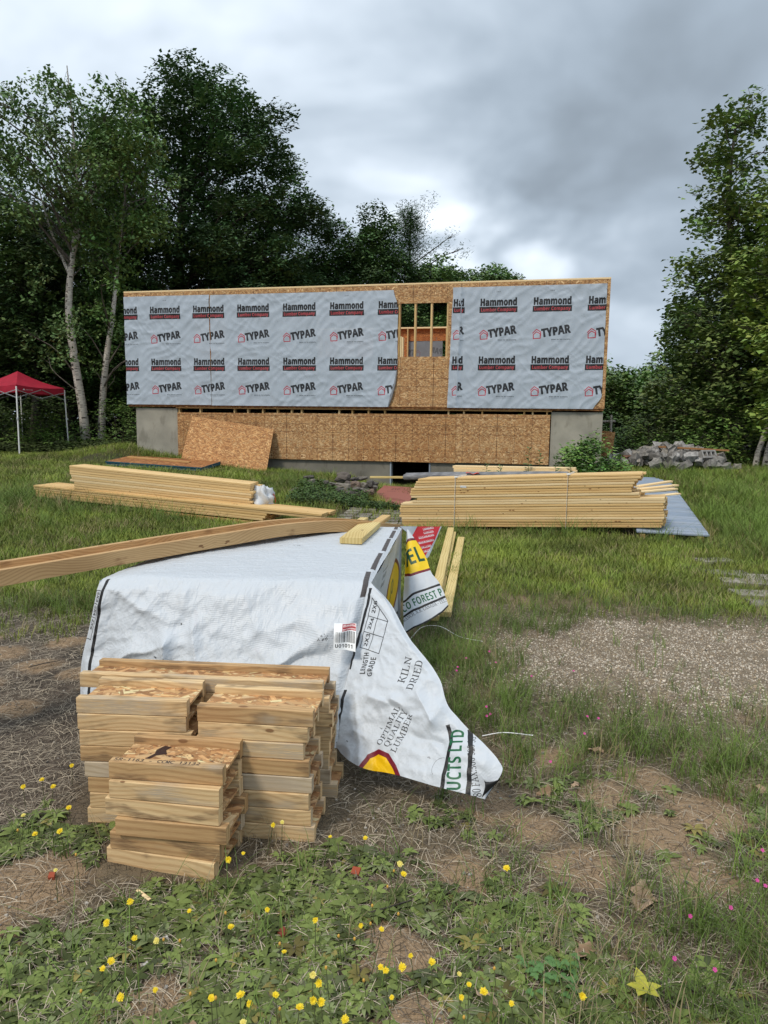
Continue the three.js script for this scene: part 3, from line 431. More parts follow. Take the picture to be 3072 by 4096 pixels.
{ // pile on the lawn: long layers below, short boards above
  const d = 0.0366, grp = 'boards of the lawn pile';
  const uL = V(-5.02, 0.835, -11.3), uR = V(-2.017, 0.62, -10.8), X = uR.clone().sub(uL).normalize(), lo = [0, 0, 0, 0.0, 0.02, 0.03, 0.0, 0.07, 0.07, 0.06], ro = [0.03, 0.03, 0.04, -0.01, 0.02, 0.02, 0.05, 0.0, 0.03, 0.05];
  for (let k = 0; k < 10; k++) for (let r = 0; r < 3; r++) { const a = uL.clone().addScaledVector(X, lo[k] + (r ? BR() * 0.06 : 0)), b = uR.clone().addScaledVector(X, -ro[k] + (r ? BR() * 0.12 - 0.03 : 0)); a.y -= k * d; b.y -= k * (d + 0.0012); board('lumber_board', r ? `board behind the front one, ${layerName(k, 10)} short layer of the lawn pile${r > 1 ? ', rear row' : ''}` : `front board, ${layerName(k, 10)} short layer of the lumber pile on the lawn`, grp, a, b, 0.0345, 0.14, null, r * 0.142 + (BR() - 0.5) * 0.01); }
  const lL = V(-5.689, 0.493, -11.5), lR = V(-0.895, 0.25, -10.2), Y = lR.clone().sub(lL).normalize();
  for (let k = 0; k < 5; k++) for (let r = 0; r < 4; r++) { const sag = k > 1 ? 0.05 : 0, a = lL.clone().addScaledVector(Y, (BR() - 0.5) * 0.06), b = lR.clone().addScaledVector(Y, (BR() - 0.5) * 0.1 - (k > 1 ? 0.9 : 0)); a.y -= k * (d + 0.002); b.y -= k * (d + 0.002) + sag * 0; board('lumber_board', r ? `long board behind the front one, ${layerName(k, 5)} long layer of the lawn pile${['', '', ', third row', ', rear row'][r]}` : `front long board, ${layerName(k, 5)} long layer of the lumber pile on the lawn`, grp, a, b, 0.0355, 0.14, null, r * 0.142 + (BR() - 0.5) * 0.01); }
  board('old_board', 'weathered brown board at the very bottom of the lawn pile', grp, V(-3.7, 0.18, -10.93), V(-1.3, 0.06, -10.28), 0.06, 0.14, M.oldboard, 0.02);
  for (const [x, z] of [[-4.6, -11.35], [-1.15, -10.45]]) { const y1 = 0.493 - (x + 5.689) * 0.0507 - 5 * 0.0386 - 0.002; tag(mk('timber_block', boxG(x - 0.05, G(x, z) - 0.05, z - 0.5, x + 0.05, y1, z - 0.05, { bev: 0.004, tu: 2.4, tv: 0.3 }), M.oldboard), x < -3 ? 'timber bearer under the grassy end of the lawn pile' : 'timber bearer under the overhanging end of the lawn pile', 'block'); }
  // white bag with red print behind the pile end
  const g = new THREE.SphereGeometry(0.2, 28, 20), p = g.attributes.position; for (let i = 0; i < p.count; i++) { const x = p.getX(i), y = p.getY(i), z = p.getZ(i), k = 1 + 0.5 * n3(x * 9, y * 9, z * 9 + 3) + 0.25 * n3(x * 22, y * 22, z * 22); p.setXYZ(i, x * k * 0.9, Math.max(-0.15, y * k * 1.15), z * k * 0.8); } g.computeVertexNormals();
  const bag = thing('plastic_bag', 'crumpled white plastic bag with red print behind the short boards', 'bag', null, [-1.9, 0.33, -11.0]); mk('body', g, rough(0xc8ccd0, 0.45), bag);
  mk('red_print', sheetG(6, 6, (i, j) => { const a = lerp(-0.15, 0.2, i), b = lerp(-0.1, 0.6, j); return [0.19 * Math.cos(a) * Math.cos(b) * 1.05 + 0.01, 0.21 * Math.sin(b) + 0.01, 0.19 * Math.sin(a) * Math.cos(b) * 0.9, i, j]; }), rough(0xc8281e, 0.5), bag);
}
// scraps of timber beyond the wrapped lumber, long treated boards lying in the grass
board('treated_board', 'long greenish treated board lying in the grass, nearer the wrapped lumber', 'treated boards in the grass', V(0.32, 0.13, -5.3), V(0.92, 0.1, -10.1), 0.04, 0.09, M.treated, -0.09);
board('treated_board', 'long greenish treated board lying in the grass, outer one of the pair', 'treated boards in the grass', V(0.46, 0.09, -5.55), V(1.0, 0.07, -9.45), 0.04, 0.09, M.treated, -0.09);
board('treated_board', 'treated board squeezed between the two others in the grass', 'treated boards in the grass', V(0.4, 0.07, -5.5), V(0.97, 0.07, -9.9), 0.04, 0.05, M.treated, -0.05);
board('timber_offcut', 'short pale offcut sticking out past the far end of the lumber wrap', null, V(-0.13, 0.826, -5.3), V(-0.02, 0.79, -6.15), 0.036, 0.08, M.spruce[2], -0.08);
board('timber_offcut', 'treated offcut lying at the far edge of the lumber wrap', null, V(-0.2, 0.826, -5.28), V(-0.13, 0.805, -5.85), 0.036, 0.07, M.treated, 0);
tag(mk('treated_block', prism(rectSec(0.04, 0.15, 0.003), [V(-0.215, 0.818, -4.6), V(-0.1, 0.818, -5.36)], { tu: 1.4, tv: 0.25, u0: 0.3, v0: 0.2 }), M.treated), 'short thick treated board weighing down the top of the lumber wrap', 'board');
// ---------------------------------------------------------------- wrapped lumber
const poly = (P, t) => { const n = P.length - 1, f = clamp(t) * n, i = Math.min(n - 1, Math.floor(f)); return [lerp(P[i][0], P[i + 1][0], f - i), lerp(P[i][1], P[i + 1][1], f - i)]; };
// the same, by arc length and rounded a little
const polyS = (P) => { const c = new THREE.CatmullRomCurve3(P.map((p) => V(p[0], p[1], 0)), false, 'centripetal'); return (t) => { const q = c.getPointAt(clamp(t)); return [q.x, q.y]; }; };
const seg = (x, y, a, b) => { const dx = b[0] - a[0], dy = b[1] - a[1], t = clamp(((x - a[0]) * dx + (y - a[1]) * dy) / (dx * dx + dy * dy)); return Math.hypot(x - a[0] - t * dx, y - a[1] - t * dy); };
{
  const wrap = thing('lumber_wrap', 'big white printed plastic wrap over a bundle of lumber', 'lumber wrap');
  const crk = dataTex(512, 512, (u, v) => { const w = fbm(u * 3, v * 3, 91, 3), a = 1 - Math.abs(fbm(u * 5 + w, v * 7 + w, 93, 4)) * 2.2, b = 1 - Math.abs(fbm(u * 13 + w, v * 9 - w, 97, 3)) * 2.4, l = 0.5 + 0.5 * Math.sin(v * 512 * 1.05 + 2 * n3(u * 4, v * 4, 1)); const k = 255 * clamp(0.28 * a * a * Math.sign(a) + 0.22 * b + 0.3 + 0.07 * l); return [k, k, k]; }, false);
  const bump = (ru, rv) => { const t = crk.clone(); t.repeat.set(ru, rv); t.needsUpdate = true; return t; };
  const sheetMat = (map, ru, rv, k = 0.004) => new THREE.MeshPhysicalMaterial({ map, roughness: 0.42, side: THREE.DoubleSide, bumpMap: bump(ru, rv), bumpScale: k, specularIntensity: 0.8 });
  const WHITE = 'rgb(198,204,210)', Rr = RNG(55);
  const grime = (c, w, h, n = 500) => { for (let i = 0; i < n; i++) { c.globalAlpha = 0.03 + 0.05 * Rr(); c.fillStyle = Rr() < 0.6 ? '#a9a69c' : '#ffffff'; c.beginPath(); c.ellipse(Rr() * w, Rr() * h, 1 + Rr() * 26, 1 + Rr() * 7, Rr() * 3, 0, 7); c.fill(); } c.globalAlpha = 1; };
  const smudge = (c, x, y, s) => { c.strokeStyle = '#1a1b1c'; c.lineCap = 'round'; for (let k = 0; k < 16; k++) { c.globalAlpha = 0.75; c.lineWidth = 0.6 + Rr() * 2.2; c.beginPath(); const px = x + (Rr() - 0.5) * s * 2, py = y + (Rr() - 0.5) * s * 0.9; c.moveTo(px, py); c.lineTo(px + (Rr() - 0.5) * s * 0.6, py + (Rr() - 0.5) * s * 0.35); c.stroke(); } c.globalAlpha = 1; };
  // top and front in one piece: u across, v down the sheet (1.9 m of top, then the front)
  const VT = 1.9, VL = 2.68, UW = 1.45;
  const cover = canvasTex(1024, 1892, (c, w, h) => {
    const X = (u) => u * w, Y = (m) => (m / VL) * h; c.fillStyle = WHITE; c.fillRect(0, 0, w, h); grime(c, w, h, 900);
    for (const [a, b] of [[0, 0.13], [0.18, 0.5], [0.56, 1.02], [1.08, 1.6], [1.66, 1.93]]) { c.fillStyle = '#4a4442'; c.beginPath(); c.moveTo(X(0.962), Y(a)); c.lineTo(X(0.981), Y(a)); c.lineTo(X(0.981 + 0.012 * b / 1.9), Y(b)); c.lineTo(X(0.962 + 0.012 * b / 1.9), Y(b)); c.fill(); }
    c.fillStyle = '#141415'; c.beginPath(); c.moveTo(X(0.022), Y(VT - 0.02)); c.lineTo(X(0.034), Y(VT - 0.02)); c.lineTo(X(0.063), Y(VL)); c.lineTo(X(0.05), Y(VL)); c.fill();
    c.save(); c.translate(X(0.004), Y(VT + 0.05)); c.rotate(Math.PI / 2 + 0.02); c.fillStyle = '#1d1d1e'; c.font = 'bold 20px sans-serif'; c.fillText('2X3|2X4|2X6', 0, -3); c.strokeStyle = '#1d1d1e'; c.lineWidth = 2; c.strokeRect(-4, -22, 160, 26); c.restore();
    c.strokeStyle = '#444'; c.strokeRect(X(0.984), Y(0.07), 13, 26);
    for (const [u, m, s] of [[0.5, 0.92, 10], [0.575, 0.9, 34], [0.86, 0.5, 22], [0.9, 0.72, 12], [0.93, 1.02, 14], [0.88, 2.02, 20], [0.3, 2.2, 6], [0.55, 2.24, 5], [0.46, 2.42, 6], [0.62, 2.36, 5], [0.36, 2.05, 3]]) smudge(c, X(u), Y(m), s * 0.8);
  });
  const FLb = [[-1.472, 0.79, -3.61], [-1.5, 0.58, -3.56], [-1.53, 0.37, -3.5], [-1.52, 0.2, -3.45], [-1.51, 0.015, -3.42]].map((p) => V(...p)), FRb = [[-0.064,0.79,-3.519],[-0.151,0.428,-3.29],[-0.179,0.324,-3.2],[-0.191,0.209,-3.1],[-0.198,0.139,-3.05]].map((p) => V(...p));
  const cL = new THREE.CatmullRomCurve3(FLb), cR = new THREE.CatmullRomCurve3(FRb), BLc = V(-1.27, 0.78, -5.5), BRc = V(0.139, 0.79, -5.396);
  const wrinkFront = (x, y) => {
    const r = (a, b, w, k) => k * Math.exp(-seg(x, y, a, b) / w), nv = (sx, sy, sh, q) => 0.5 - Math.abs(n3(x * sx + y * sh, y * sy - x * sh, q));
    const wob = 0.03 * n3(x * 8, y * 8, 3); x += wob; y += 0.03 * n3(x * 8, y * 8, 6);
    return r([-1.06, 0.5], [-1.08, 0.38], 0.035, 0.065) + r([-1.06, 0.5], [-1.3, 0.42], 0.035, 0.04) + r([-0.95, 0.56], [-0.9, 0.42], 0.03, 0.03) + r([-1.02, 0.36], [-0.5, 0.44], 0.028, 0.04) + r([-0.5, 0.44], [-0.12, 0.66], 0.04, 0.03) + r([-0.75, 0.38], [-0.25, 0.48], 0.04, -0.03) + r([-0.32, 0.62], [-0.14, 0.3], 0.04, 0.022) + r([-0.09, 0.76], [-0.5, 0.6], 0.035, 0.016) + r([-1.4, 0.76], [-1.12, 0.6], 0.03, 0.025) + r([-1.35, 0.72], [-1.42, 0.4], 0.03, -0.02) + r([-0.7, 0.7], [-0.6, 0.56], 0.03, 0.012) + 0.05 * nv(1.7, 3.2, 1.1, 111) + 0.022 * nv(5, 7, 2.5, 112) + 0.01 * nv(12, 15, 5, 114) + 0.005 * n3(x * 24, y * 26, 117);
  };
  const g = sheetG(190, 250, (i, j) => {
    const m = j * VL;
    if (m < VT) {
      const t = m / VT, a = BLc.clone().lerp(FLb[0], t), b = BRc.clone().lerp(FRb[0], t), p = a.lerp(b, i), e = Math.min(1, (VT - m) / 0.06), lf = Math.min(1, i / 0.25);
      p.y += 0.006 * (0.5 - Math.abs(n3(p.x * 5, p.z * 17, 3))) + 0.005 * (0.5 - Math.abs(n3(p.x * 3 + p.z * 2, p.z * 8, 7))) - 0.03 * (1 - lf) ** 2 + 0.006 * n3(p.x * 1.7, p.z * 1.7, 9) - 0.012 * (1 - e) ** 2 - 0.012 * sstep(0.98, 1, i);
      return [p.x, p.y, p.z, i, 1 - m / VL];
    }
    const t = (m - VT) / (VL - VT), a = cL.getPoint(t), b = cR.getPoint(t), p = a.lerp(b, i), ed = Math.min(1, t / 0.06), fade = ed * sstep(0, 0.03, i) * sstep(0, 0.04, 1 - i);
    p.z += wrinkFront(p.x, p.y) * fade + 0.016 * Math.sqrt(ed) - 0.0; p.y -= 0.03 * (1 - Math.min(1, i / 0.25)) ** 2 * (1 - t) + 0.012 * (1 - ed);
    return [p.x, p.y, p.z, i, 1 - m / VL];
  });
  mk('top_and_front', g, sheetMat(cover, 3, 5.5, 0.009), wrap);
  // long side (seen at a grazing angle) and the far sides
  const side = canvasTex(768, 320, (c, w, h) => {
    const X = (a) => (a / 1.9) * w, Y = (b) => (-b / 0.78) * h; c.fillStyle = WHITE; c.fillRect(0, 0, w, h); grime(c, w, h, 300);
    for (let i = 0; i < 160; i++) { c.globalAlpha = 0.12; c.fillStyle = '#4c4e50'; const x = Rr() * w; c.fillRect(x, Rr() * h, 2 + Rr() * 3, 10 + Rr() * 40); } c.globalAlpha = 1;
    c.strokeStyle = '#222'; c.lineWidth = 2; c.strokeRect(X(0.9), Y(-0.03), X(0.34), Y(-0.1)); c.beginPath(); c.moveTo(X(1.07), Y(-0.03)); c.lineTo(X(1.07), Y(-0.13)); c.stroke();
    c.fillStyle = '#222'; c.font = 'bold 18px sans-serif'; c.fillText('LENGTH', X(0.92), Y(-0.19)); c.fillText('GRADE', X(0.94), Y(-0.25)); c.font = 'bold 24px serif'; for (const [t, b] of [['OPTIMAL', -0.44], ['QUALITY', -0.51], ['LUMBER', -0.58]]) c.fillText(t, X(0.9), Y(b));
    c.fillStyle = '#6d1420'; c.beginPath(); c.ellipse(X(1.65), Y(-0.4), X(0.27), Y(-0.21), 0, 0, 7); c.fill(); c.fillStyle = '#edc40d'; c.beginPath(); c.ellipse(X(1.65), Y(-0.4), X(0.235), Y(-0.18), 0, 0, 7); c.fill(); c.fillStyle = '#0f4a2c'; c.font = 'bold 66px sans-serif'; c.fillText('JO', X(1.53), Y(-0.46)); c.fillStyle = '#111'; c.fillRect(X(1.3), Y(-0.66), X(0.6), 9); c.font = 'bold 24px serif'; c.fillText('UCTS', X(1.62), Y(-0.74));
  });
  mk('side_sheet', sheetG(60, 24, (i, j) => { const p = FRb[0].clone().lerp(BRc, i), b = -0.76 * j; const k = Math.sin(Math.PI * i); return [p.x - 0.05 * k * Math.sin(Math.PI * j) - 0.035 * j + 0.014 * n3(i * 7, j * 3, 5), p.y - 0.012 + b, p.z, i, 1 - j]; }), sheetMat(side, 4, 1.4), wrap);
  const plain = sheetMat(canvasTex(64, 64, (c, w, h) => { c.fillStyle = WHITE; c.fillRect(0, 0, w, h); }), 3, 1.5);
  mk('side_sheet', sheetG(40, 20, (i, j) => { const a = BLc.clone().lerp(FLb[0], i), f = cL.getPoint(j), k = i; return [lerp(a.x - 0.12 * j, f.x, k * k) + 0.012 * n3(i * 6, j * 4, 8), lerp(a.y - 0.77 * j, f.y, k) - 0.03, lerp(a.z, f.z, k), i, j]; }), plain, wrap);
  mk('end_sheet', sheetG(40, 20, (i, j) => { const p = BLc.clone().lerp(BRc, i); return [p.x, p.y - 0.012 - 0.75 * j - (i < 0.2 ? 0.02 * (1 - i / 0.2) : 0), p.z - 0.03 * j + 0.02 * n3(i * 7, j * 5, 3), i, j]; }), plain, wrap);
  // loose corner flaps: flat pieces of sheet in their own plane (a across, b up), crumpled along the normal n
  function flap(name, label, o, A, B, N, L, Rg, bot, disp, tex, box, nu, nv, matK = [2, 2, 0.003]) {
    const fl = polyS(L), fr = polyS(Rg), fb = polyS(bot), O = V(...o), a = V(...A), b = V(...B), n = V(...N);
    const pt = (i, j) => { const l = fl(j), r = fr(j), q = [lerp(l[0], r[0], i), lerp(l[1], r[1], i)], e = fb(i), L1 = L[L.length - 1], R1 = Rg[Rg.length - 1], ch = [lerp(L1[0], R1[0], i), lerp(L1[1], R1[1], i)], k = j * j * j; return [q[0] + (e[0] - ch[0]) * k, q[1] + (e[1] - ch[1]) * k]; };
    const mkS = (off) => sheetG(nu, nv, (i, j) => { const [x, y] = pt(i, j), p = O.clone().addScaledVector(a, x).addScaledVector(b, y).addScaledVector(n, disp(x, y, i, j) + off); return [p.x, p.y, p.z, (x - box[0]) / (box[2] - box[0]), (y - box[1]) / (box[3] - box[1])]; });
    const m = mk(name, mkS(0), sheetMat(tex, ...matK), wrap); m.userData.label = label; mk('black_lining', mkS(-0.004), M.blackPlastic, m); return m;
  }
  const tools = (c, w, h, box) => {
    const S = w / (box[2] - box[0]), X = (p) => [(p[0] - box[0]) * S, (box[3] - p[1]) * S];
    const line = (P, wd, col) => { c.strokeStyle = col; c.lineWidth = wd * S; c.lineCap = 'butt'; c.lineJoin = 'round'; c.beginPath(); P.map(X).forEach((q, i) => (i ? c.lineTo(...q) : c.moveTo(...q))); c.stroke(); };
    const text = (t, p0, p1, ht, col, font) => { const a = X(p0), b = X(p1), L = Math.hypot(b[0] - a[0], b[1] - a[1]); c.save(); c.translate(...a); c.rotate(Math.atan2(b[1] - a[1], b[0] - a[0])); c.fillStyle = col; c.font = font.replace('%', (ht / 0.72 * S).toFixed(1) + 'px'); c.textBaseline = 'alphabetic'; c.scale(L / c.measureText(t).width, 1); c.fillText(t, 0, 0); c.restore(); };
    const fill = (P, col) => { c.fillStyle = col; c.beginPath(); P.map(X).forEach((q, i) => (i ? c.lineTo(...q) : c.moveTo(...q))); c.closePath(); c.fill(); };
    return { S, X, line, text, fill };
  };
  {
    const box = [-0.03,-0.976,0.976,0.03], Q = { d1: [[0.028,-0.033],[0.043,-0.123],[0.056,-0.273],[0.077,-0.447]], d2: [[0.098,-0.543],[0.154,-0.784]], tab: [[0.089,-0.333],[0.058,-0.082],[0.194,-0.179],[0.209,-0.342]], tm: [[0.149,-0.335],[0.121,-0.128]], a1: [[0.08,-0.254],[0.203,-0.262]], a2: [[0.073,-0.173],[0.198,-0.183]], t23: [[0.126,-0.323],[0.122,-0.258]], t24: [[0.115,-0.239],[0.11,-0.178]], t26: [[0.103,-0.156],[0.097,-0.092]], LEN: [[0.18,-0.454],[0.156,-0.347]], GRA: [[0.222,-0.455],[0.2,-0.36]], KIL: [[0.397,-0.448],[0.39,-0.321]], DRI: [[0.455,-0.47],[0.448,-0.324]], OPT: [[0.394,-0.734],[0.42,-0.552]], QUA: [[0.436,-0.731],[0.46,-0.558]], LUM: [[0.48,-0.744],[0.499,-0.569]], arc: [[0.348,-0.88],[0.341,-0.852],[0.358,-0.79],[0.396,-0.758],[0.448,-0.762],[0.497,-0.794],[0.529,-0.825],[0.544,-0.854]], b1: [[0.666,-0.564],[0.704,-0.625],[0.734,-0.818]], ucts: [[0.812,-0.797],[0.739,-0.559]], b2: [[0.753,-0.551],[0.804,-0.631],[0.844,-0.805]], fax: [[0.891,-0.788],[0.792,-0.572]], sm: [[0.123,-0.385],[0.357,-0.66],[0.219,-0.76],[0.633,-0.714]], ring: [[0.705,-0.738]], fold: [[0.952,-0.705],[0.901,-0.791],[0.89,-0.728]], c1: [[0.259,-0.547],[0.367,-0.552]], c2: [[0.367,-0.552],[0.463,-0.571]], c3: [[0.373,-0.531],[0.429,-0.542]], c4: [[0.479,-0.467],[0.605,-0.576]], c5: [[0.605,-0.576],[0.618,-0.503]], c6: [[0.17,-0.542],[0.341,-0.852]], c7: [[0.53,-0.65],[0.663,-0.642]], c8: [[0.015,-0.031],[0.36,-0.28]] };
    const tex = canvasTex(1410, 1410, (c, w, h) => {
      const { S, X, line, text, fill } = tools(c, w, h, box), K = '#1a1a1b', sb = 'bold % sans-serif'; c.fillStyle = WHITE; c.fillRect(0, 0, w, h); grime(c, w, h, 400);
      line(Q.d1, 0.016, '#141415'); line(Q.d2, 0.018, '#141415'); line([...Q.tab, Q.tab[0], Q.tab[1]], 0.0035, K); for (const k of ['tm', 'a1', 'a2']) line(Q[k], 0.0032, K);
      text('2X3', ...Q.t23, 0.022, K, sb); text('2X4', ...Q.t24, 0.022, K, sb); text('2X6', ...Q.t26, 0.022, K, sb); text('LENGTH', ...Q.LEN, 0.028, K, sb); text('GRADE', ...Q.GRA, 0.028, K, sb);
      text('KILN', ...Q.KIL, 0.035, K, '% serif'); text('DRIED', ...Q.DRI, 0.035, K, '% serif'); text('OPTIMAL', ...Q.OPT, 0.028, K, '% serif'); text('QUALITY', ...Q.QUA, 0.028, K, '% serif'); text('LUMBER', ...Q.LUM, 0.028, K, '% serif');
      fill(Q.arc, '#f0bf10'); line(Q.arc, 0.02, '#74182a'); line(Q.b1, 0.017, '#1b1b1c'); line(Q.b2, 0.019, '#1b1b1c'); text('UCTS LTD', ...Q.ucts, 0.06, '#0f5a36', sb); text('80 FAX:506-523-98', ...Q.fax, 0.03, '#1b1b1c', '% serif');
      for (const p of Q.sm) smudge(c, ...X(p), 9); c.strokeStyle = '#333'; c.lineWidth = 1.4; c.beginPath(); c.arc(...X(Q.ring[0]), 60, 2.2, 4.6); c.stroke();
    });
    const fO = [-0.0643,0.79,-3.512], fA = [0.8113,0.0,0.5847], fB = [0.3355,0.819,-0.4655], fN = [-0.4789,0.5738,0.6644], f = (x, y, q, w, k) => k * Math.exp(-seg(x, y, ...q) / w);
    flap('corner_flap', 'flared printed corner flap reaching down to the ground', fO, fA, fB, fN, [[0.0,0.0],[0.025,-0.154],[0.074,-0.435],[0.094,-0.569],[0.164,-0.796]], [[0.005,0.001],[0.15,-0.082],[0.317,-0.224],[0.471,-0.324],[0.557,-0.392],[0.625,-0.481],[0.684,-0.517],[0.758,-0.557],[0.841,-0.593],[0.918,-0.637],[0.946,-0.668],[0.904,-0.792]], [[0.164,-0.796],[0.222,-0.822],[0.348,-0.843],[0.489,-0.825],[0.713,-0.811],[0.904,-0.792]],
      (x, y, i, j) => f(x, y, Q.c1, 0.022, 0.024) + f(x, y, Q.c2, 0.022, -0.026) + f(x, y, Q.c3, 0.018, 0.02) + f(x, y, Q.c4, 0.022, 0.02) + f(x, y, Q.c5, 0.016, 0.024) + f(x, y, Q.c6, 0.03, 0.014) + f(x, y, Q.c7, 0.02, -0.016) + f(x, y, Q.c8, 0.04, 0.012) + 0.012 * n3(x * 6, y * 6, 121) + 0.02 * (0.5 - Math.abs(n3(x * 6 + y * 3, y * 9 - x * 4, 123))) * sstep(0.1, 0.5, j) + 0.009 * (0.5 - Math.abs(n3(x * 15 + y * 6, y * 19, 125))) + 0.02 * Math.sin(Math.PI * clamp(i)) * j - 0.02 * sstep(0.9, 1, i), tex, box, 120, 140, [2.4, 2.4, 0.005]);
    const fp = (x, y, k) => V(...fO).addScaledVector(V(...fA), x).addScaledVector(V(...fB), y).addScaledVector(V(...fN), k), [ta, tb, tq] = Q.fold;
    const fc = mk('folded_corner', sheetG(8, 8, (i, j) => { const e = [lerp(ta[0], tb[0], j), lerp(ta[1], tb[1], j)], k = 1 - Math.abs(2 * j - 1), p = fp(lerp(e[0], tq[0], i * k), lerp(e[1], tq[1], i * k), 0.006 + 0.016 * Math.sin(Math.PI * Math.min(1, i)) * k + 0.004 * i); return [p.x, p.y, p.z, i, j]; }), M.blackPlastic, wrap); fc.userData.label = 'black underside showing at a folded corner';
  }
  {
    const box = [-0.03, -0.86, 0.36, 0.02];
    const tex = canvasTex(700, 1580, (c, w, h) => {
      const { S, X, line, text, fill } = tools(c, w, h, box); c.fillStyle = WHITE; c.fillRect(0, 0, w, h); grime(c, w, h, 200);
      fill([[-0.02, -0.09], [0.065, -0.072], [0.2, -0.32], [0.05, -0.39], [0.0, -0.37]], '#e8c416'); line([[-0.02, -0.098], [0.075, -0.07]], 0.022, '#5e1622'); line([[-0.02, -0.36], [0.012, -0.37], [0.047, -0.385], [0.2, -0.318]], 0.02, '#6d1828');
      text('EL', [0.032, -0.305], [0.148, -0.252], 0.135, '#0c4a2c', 'bold % sans-serif'); line([[0.003, -0.2], [0.016, -0.31]], 0.014, '#0c4a2c');
      line([[0.0, -0.59], [0.03, -0.577], [0.082, -0.535], [0.29, -0.434]], 0.017, '#151516'); line([[0.0, -0.71], [0.037, -0.692], [0.151, -0.636], [0.34, -0.522]], 0.017, '#151516');
      text('CO FOREST P', [0.02, -0.672], [0.298, -0.528], 0.062, '#0f5a36', 'bold % sans-serif'); text('RANCH, N.B. CANADA - TEL:5', [0.03, -0.742], [0.335, -0.572], 0.028, '#1a1a1b', '% serif');
      line([[0.03, -0.836], [0.098, -0.803], [0.17, -0.767], [0.234, -0.721], [0.297, -0.667], [0.345, -0.605]], 0.022, '#101011');
    });
    flap('corner_flap', 'printed corner flap standing out from the long side', [0.191, 0.782, -5.3], [0.9882, 0, 0.1531], [0.1011, 0.7511, -0.6524], [-0.115, 0.6602, 0.7423],
      [[-0.02, 0], [-0.012, -0.126], [0.0, -0.372], [0.01, -0.577], [0.04, -0.831]], [[0.0, 0.002], [0.04, -0.06], [0.088, -0.124], [0.148, -0.228], [0.198, -0.357], [0.255, -0.428], [0.31, -0.541], [0.336, -0.611]], [[0.04, -0.831], [0.098, -0.801], [0.17, -0.765], [0.234, -0.719], [0.297, -0.665], [0.336, -0.611]],
      (x, y, i, j) => 0.008 * n3(x * 8, y * 6, 131) + 0.004 * n3(x * 20, y * 16, 133) + 0.012 * Math.sin(Math.PI * i) - 0.03 * (1 - i) * sstep(0.25, 0, i), tex, box, 40, 70, [1, 2, 0.002]);
  }
  {
    const box = [-0.02, -0.31, 0.6, 0.02];
    const tex = canvasTex(1024, 545, (c, w, h) => {
      const { S, X, line, fill } = tools(c, w, h, box); c.fillStyle = WHITE; c.fillRect(0, 0, w, h); grime(c, w, h, 100);
      fill([[0.26, -0.01], [0.565, -0.06], [0.44, -0.156], [0.3, -0.24], [0.24, -0.275], [0.12, -0.1]], '#dd2f38'); const R = RNG(4);
      for (const [x, y, l] of [[0.3, -0.05, 0.16], [0.3, -0.08, 0.14], [0.22, -0.11, 0.2], [0.2, -0.15, 0.2], [0.22, -0.19, 0.14], [0.24, -0.225, 0.09]]) for (let k = 0; k < l / 0.018; k++) { const px = x + k * 0.018; line([[px, y], [px + 0.004, y - 0.018], [px + 0.012, y - 0.004 - 0.012 * R()], [px + 0.013, y - 0.02]], 0.005, '#f2eeee'); }
    });
    flap('end_flap', 'red and white printed flap at the far end', [0.123, 0.793, -5.45], [0.5994, 0, -0.8004], [-0.2392, 0.9543, -0.1792], [0.7638, 0.2989, 0.572],
      [[0, 0], [0.12, -0.1], [0.25, -0.289]], [[0.577, -0.067], [0.432, -0.178], [0.29, -0.286]], [[0.25, -0.289], [0.27, -0.29], [0.29, -0.286]], (x, y) => 0.008 * n3(x * 9, y * 9, 141), tex, box, 40, 24, [2, 1, 0.002]);
  }
  // bar code sticker
  {
    const tx = canvasTex(256, 320, (c, w, h) => {
      c.fillStyle = '#eef0f0'; c.fillRect(0, 0, w, h); c.fillStyle = '#a02028'; c.fillRect(96, 4, 156, 74); c.fillStyle = '#f2e8e4'; c.font = 'bold 40px sans-serif'; c.fillText('mmond', 104, 36); c.font = 'bold 26px sans-serif'; c.fillText('ber Company', 100, 68, 148);
      const R = RNG(9); c.fillStyle = '#111'; let x = 20; while (x < 240) { const b = 2 + (R() * 3 | 0) * 2; c.fillRect(x, 88, b, 136); x += b + 2 + (R() * 3 | 0) * 2; } c.font = 'bold 62px sans-serif'; c.fillText('U01011', 12, 290, 236);
    });
    const st = mk('barcode_sticker', sheetG(10, 10, (i, j) => { const x = lerp(-0.228, -0.125, i), y = lerp(0.535, 0.648, j) - 0.012 * i; const peel = 0.02 * sstep(0.35, 0, i) * sstep(0.7, 1, j); const t = (0.79 - y) / 0.77, a = cL.getPoint(t), b = cR.getPoint(t), k = (x - a.x) / (b.x - a.x); return [x, y, lerp(a.z, b.z, k) + 0.016 + wrinkFront(x, y) * sstep(0, 0.04, 1 - k) + 0.004 + peel, i, j]; }), rough(0xffffff, 0.5, { map: tx }), wrap);
    st.userData.label = 'white bar code sticker with a peeling corner';
  }
}
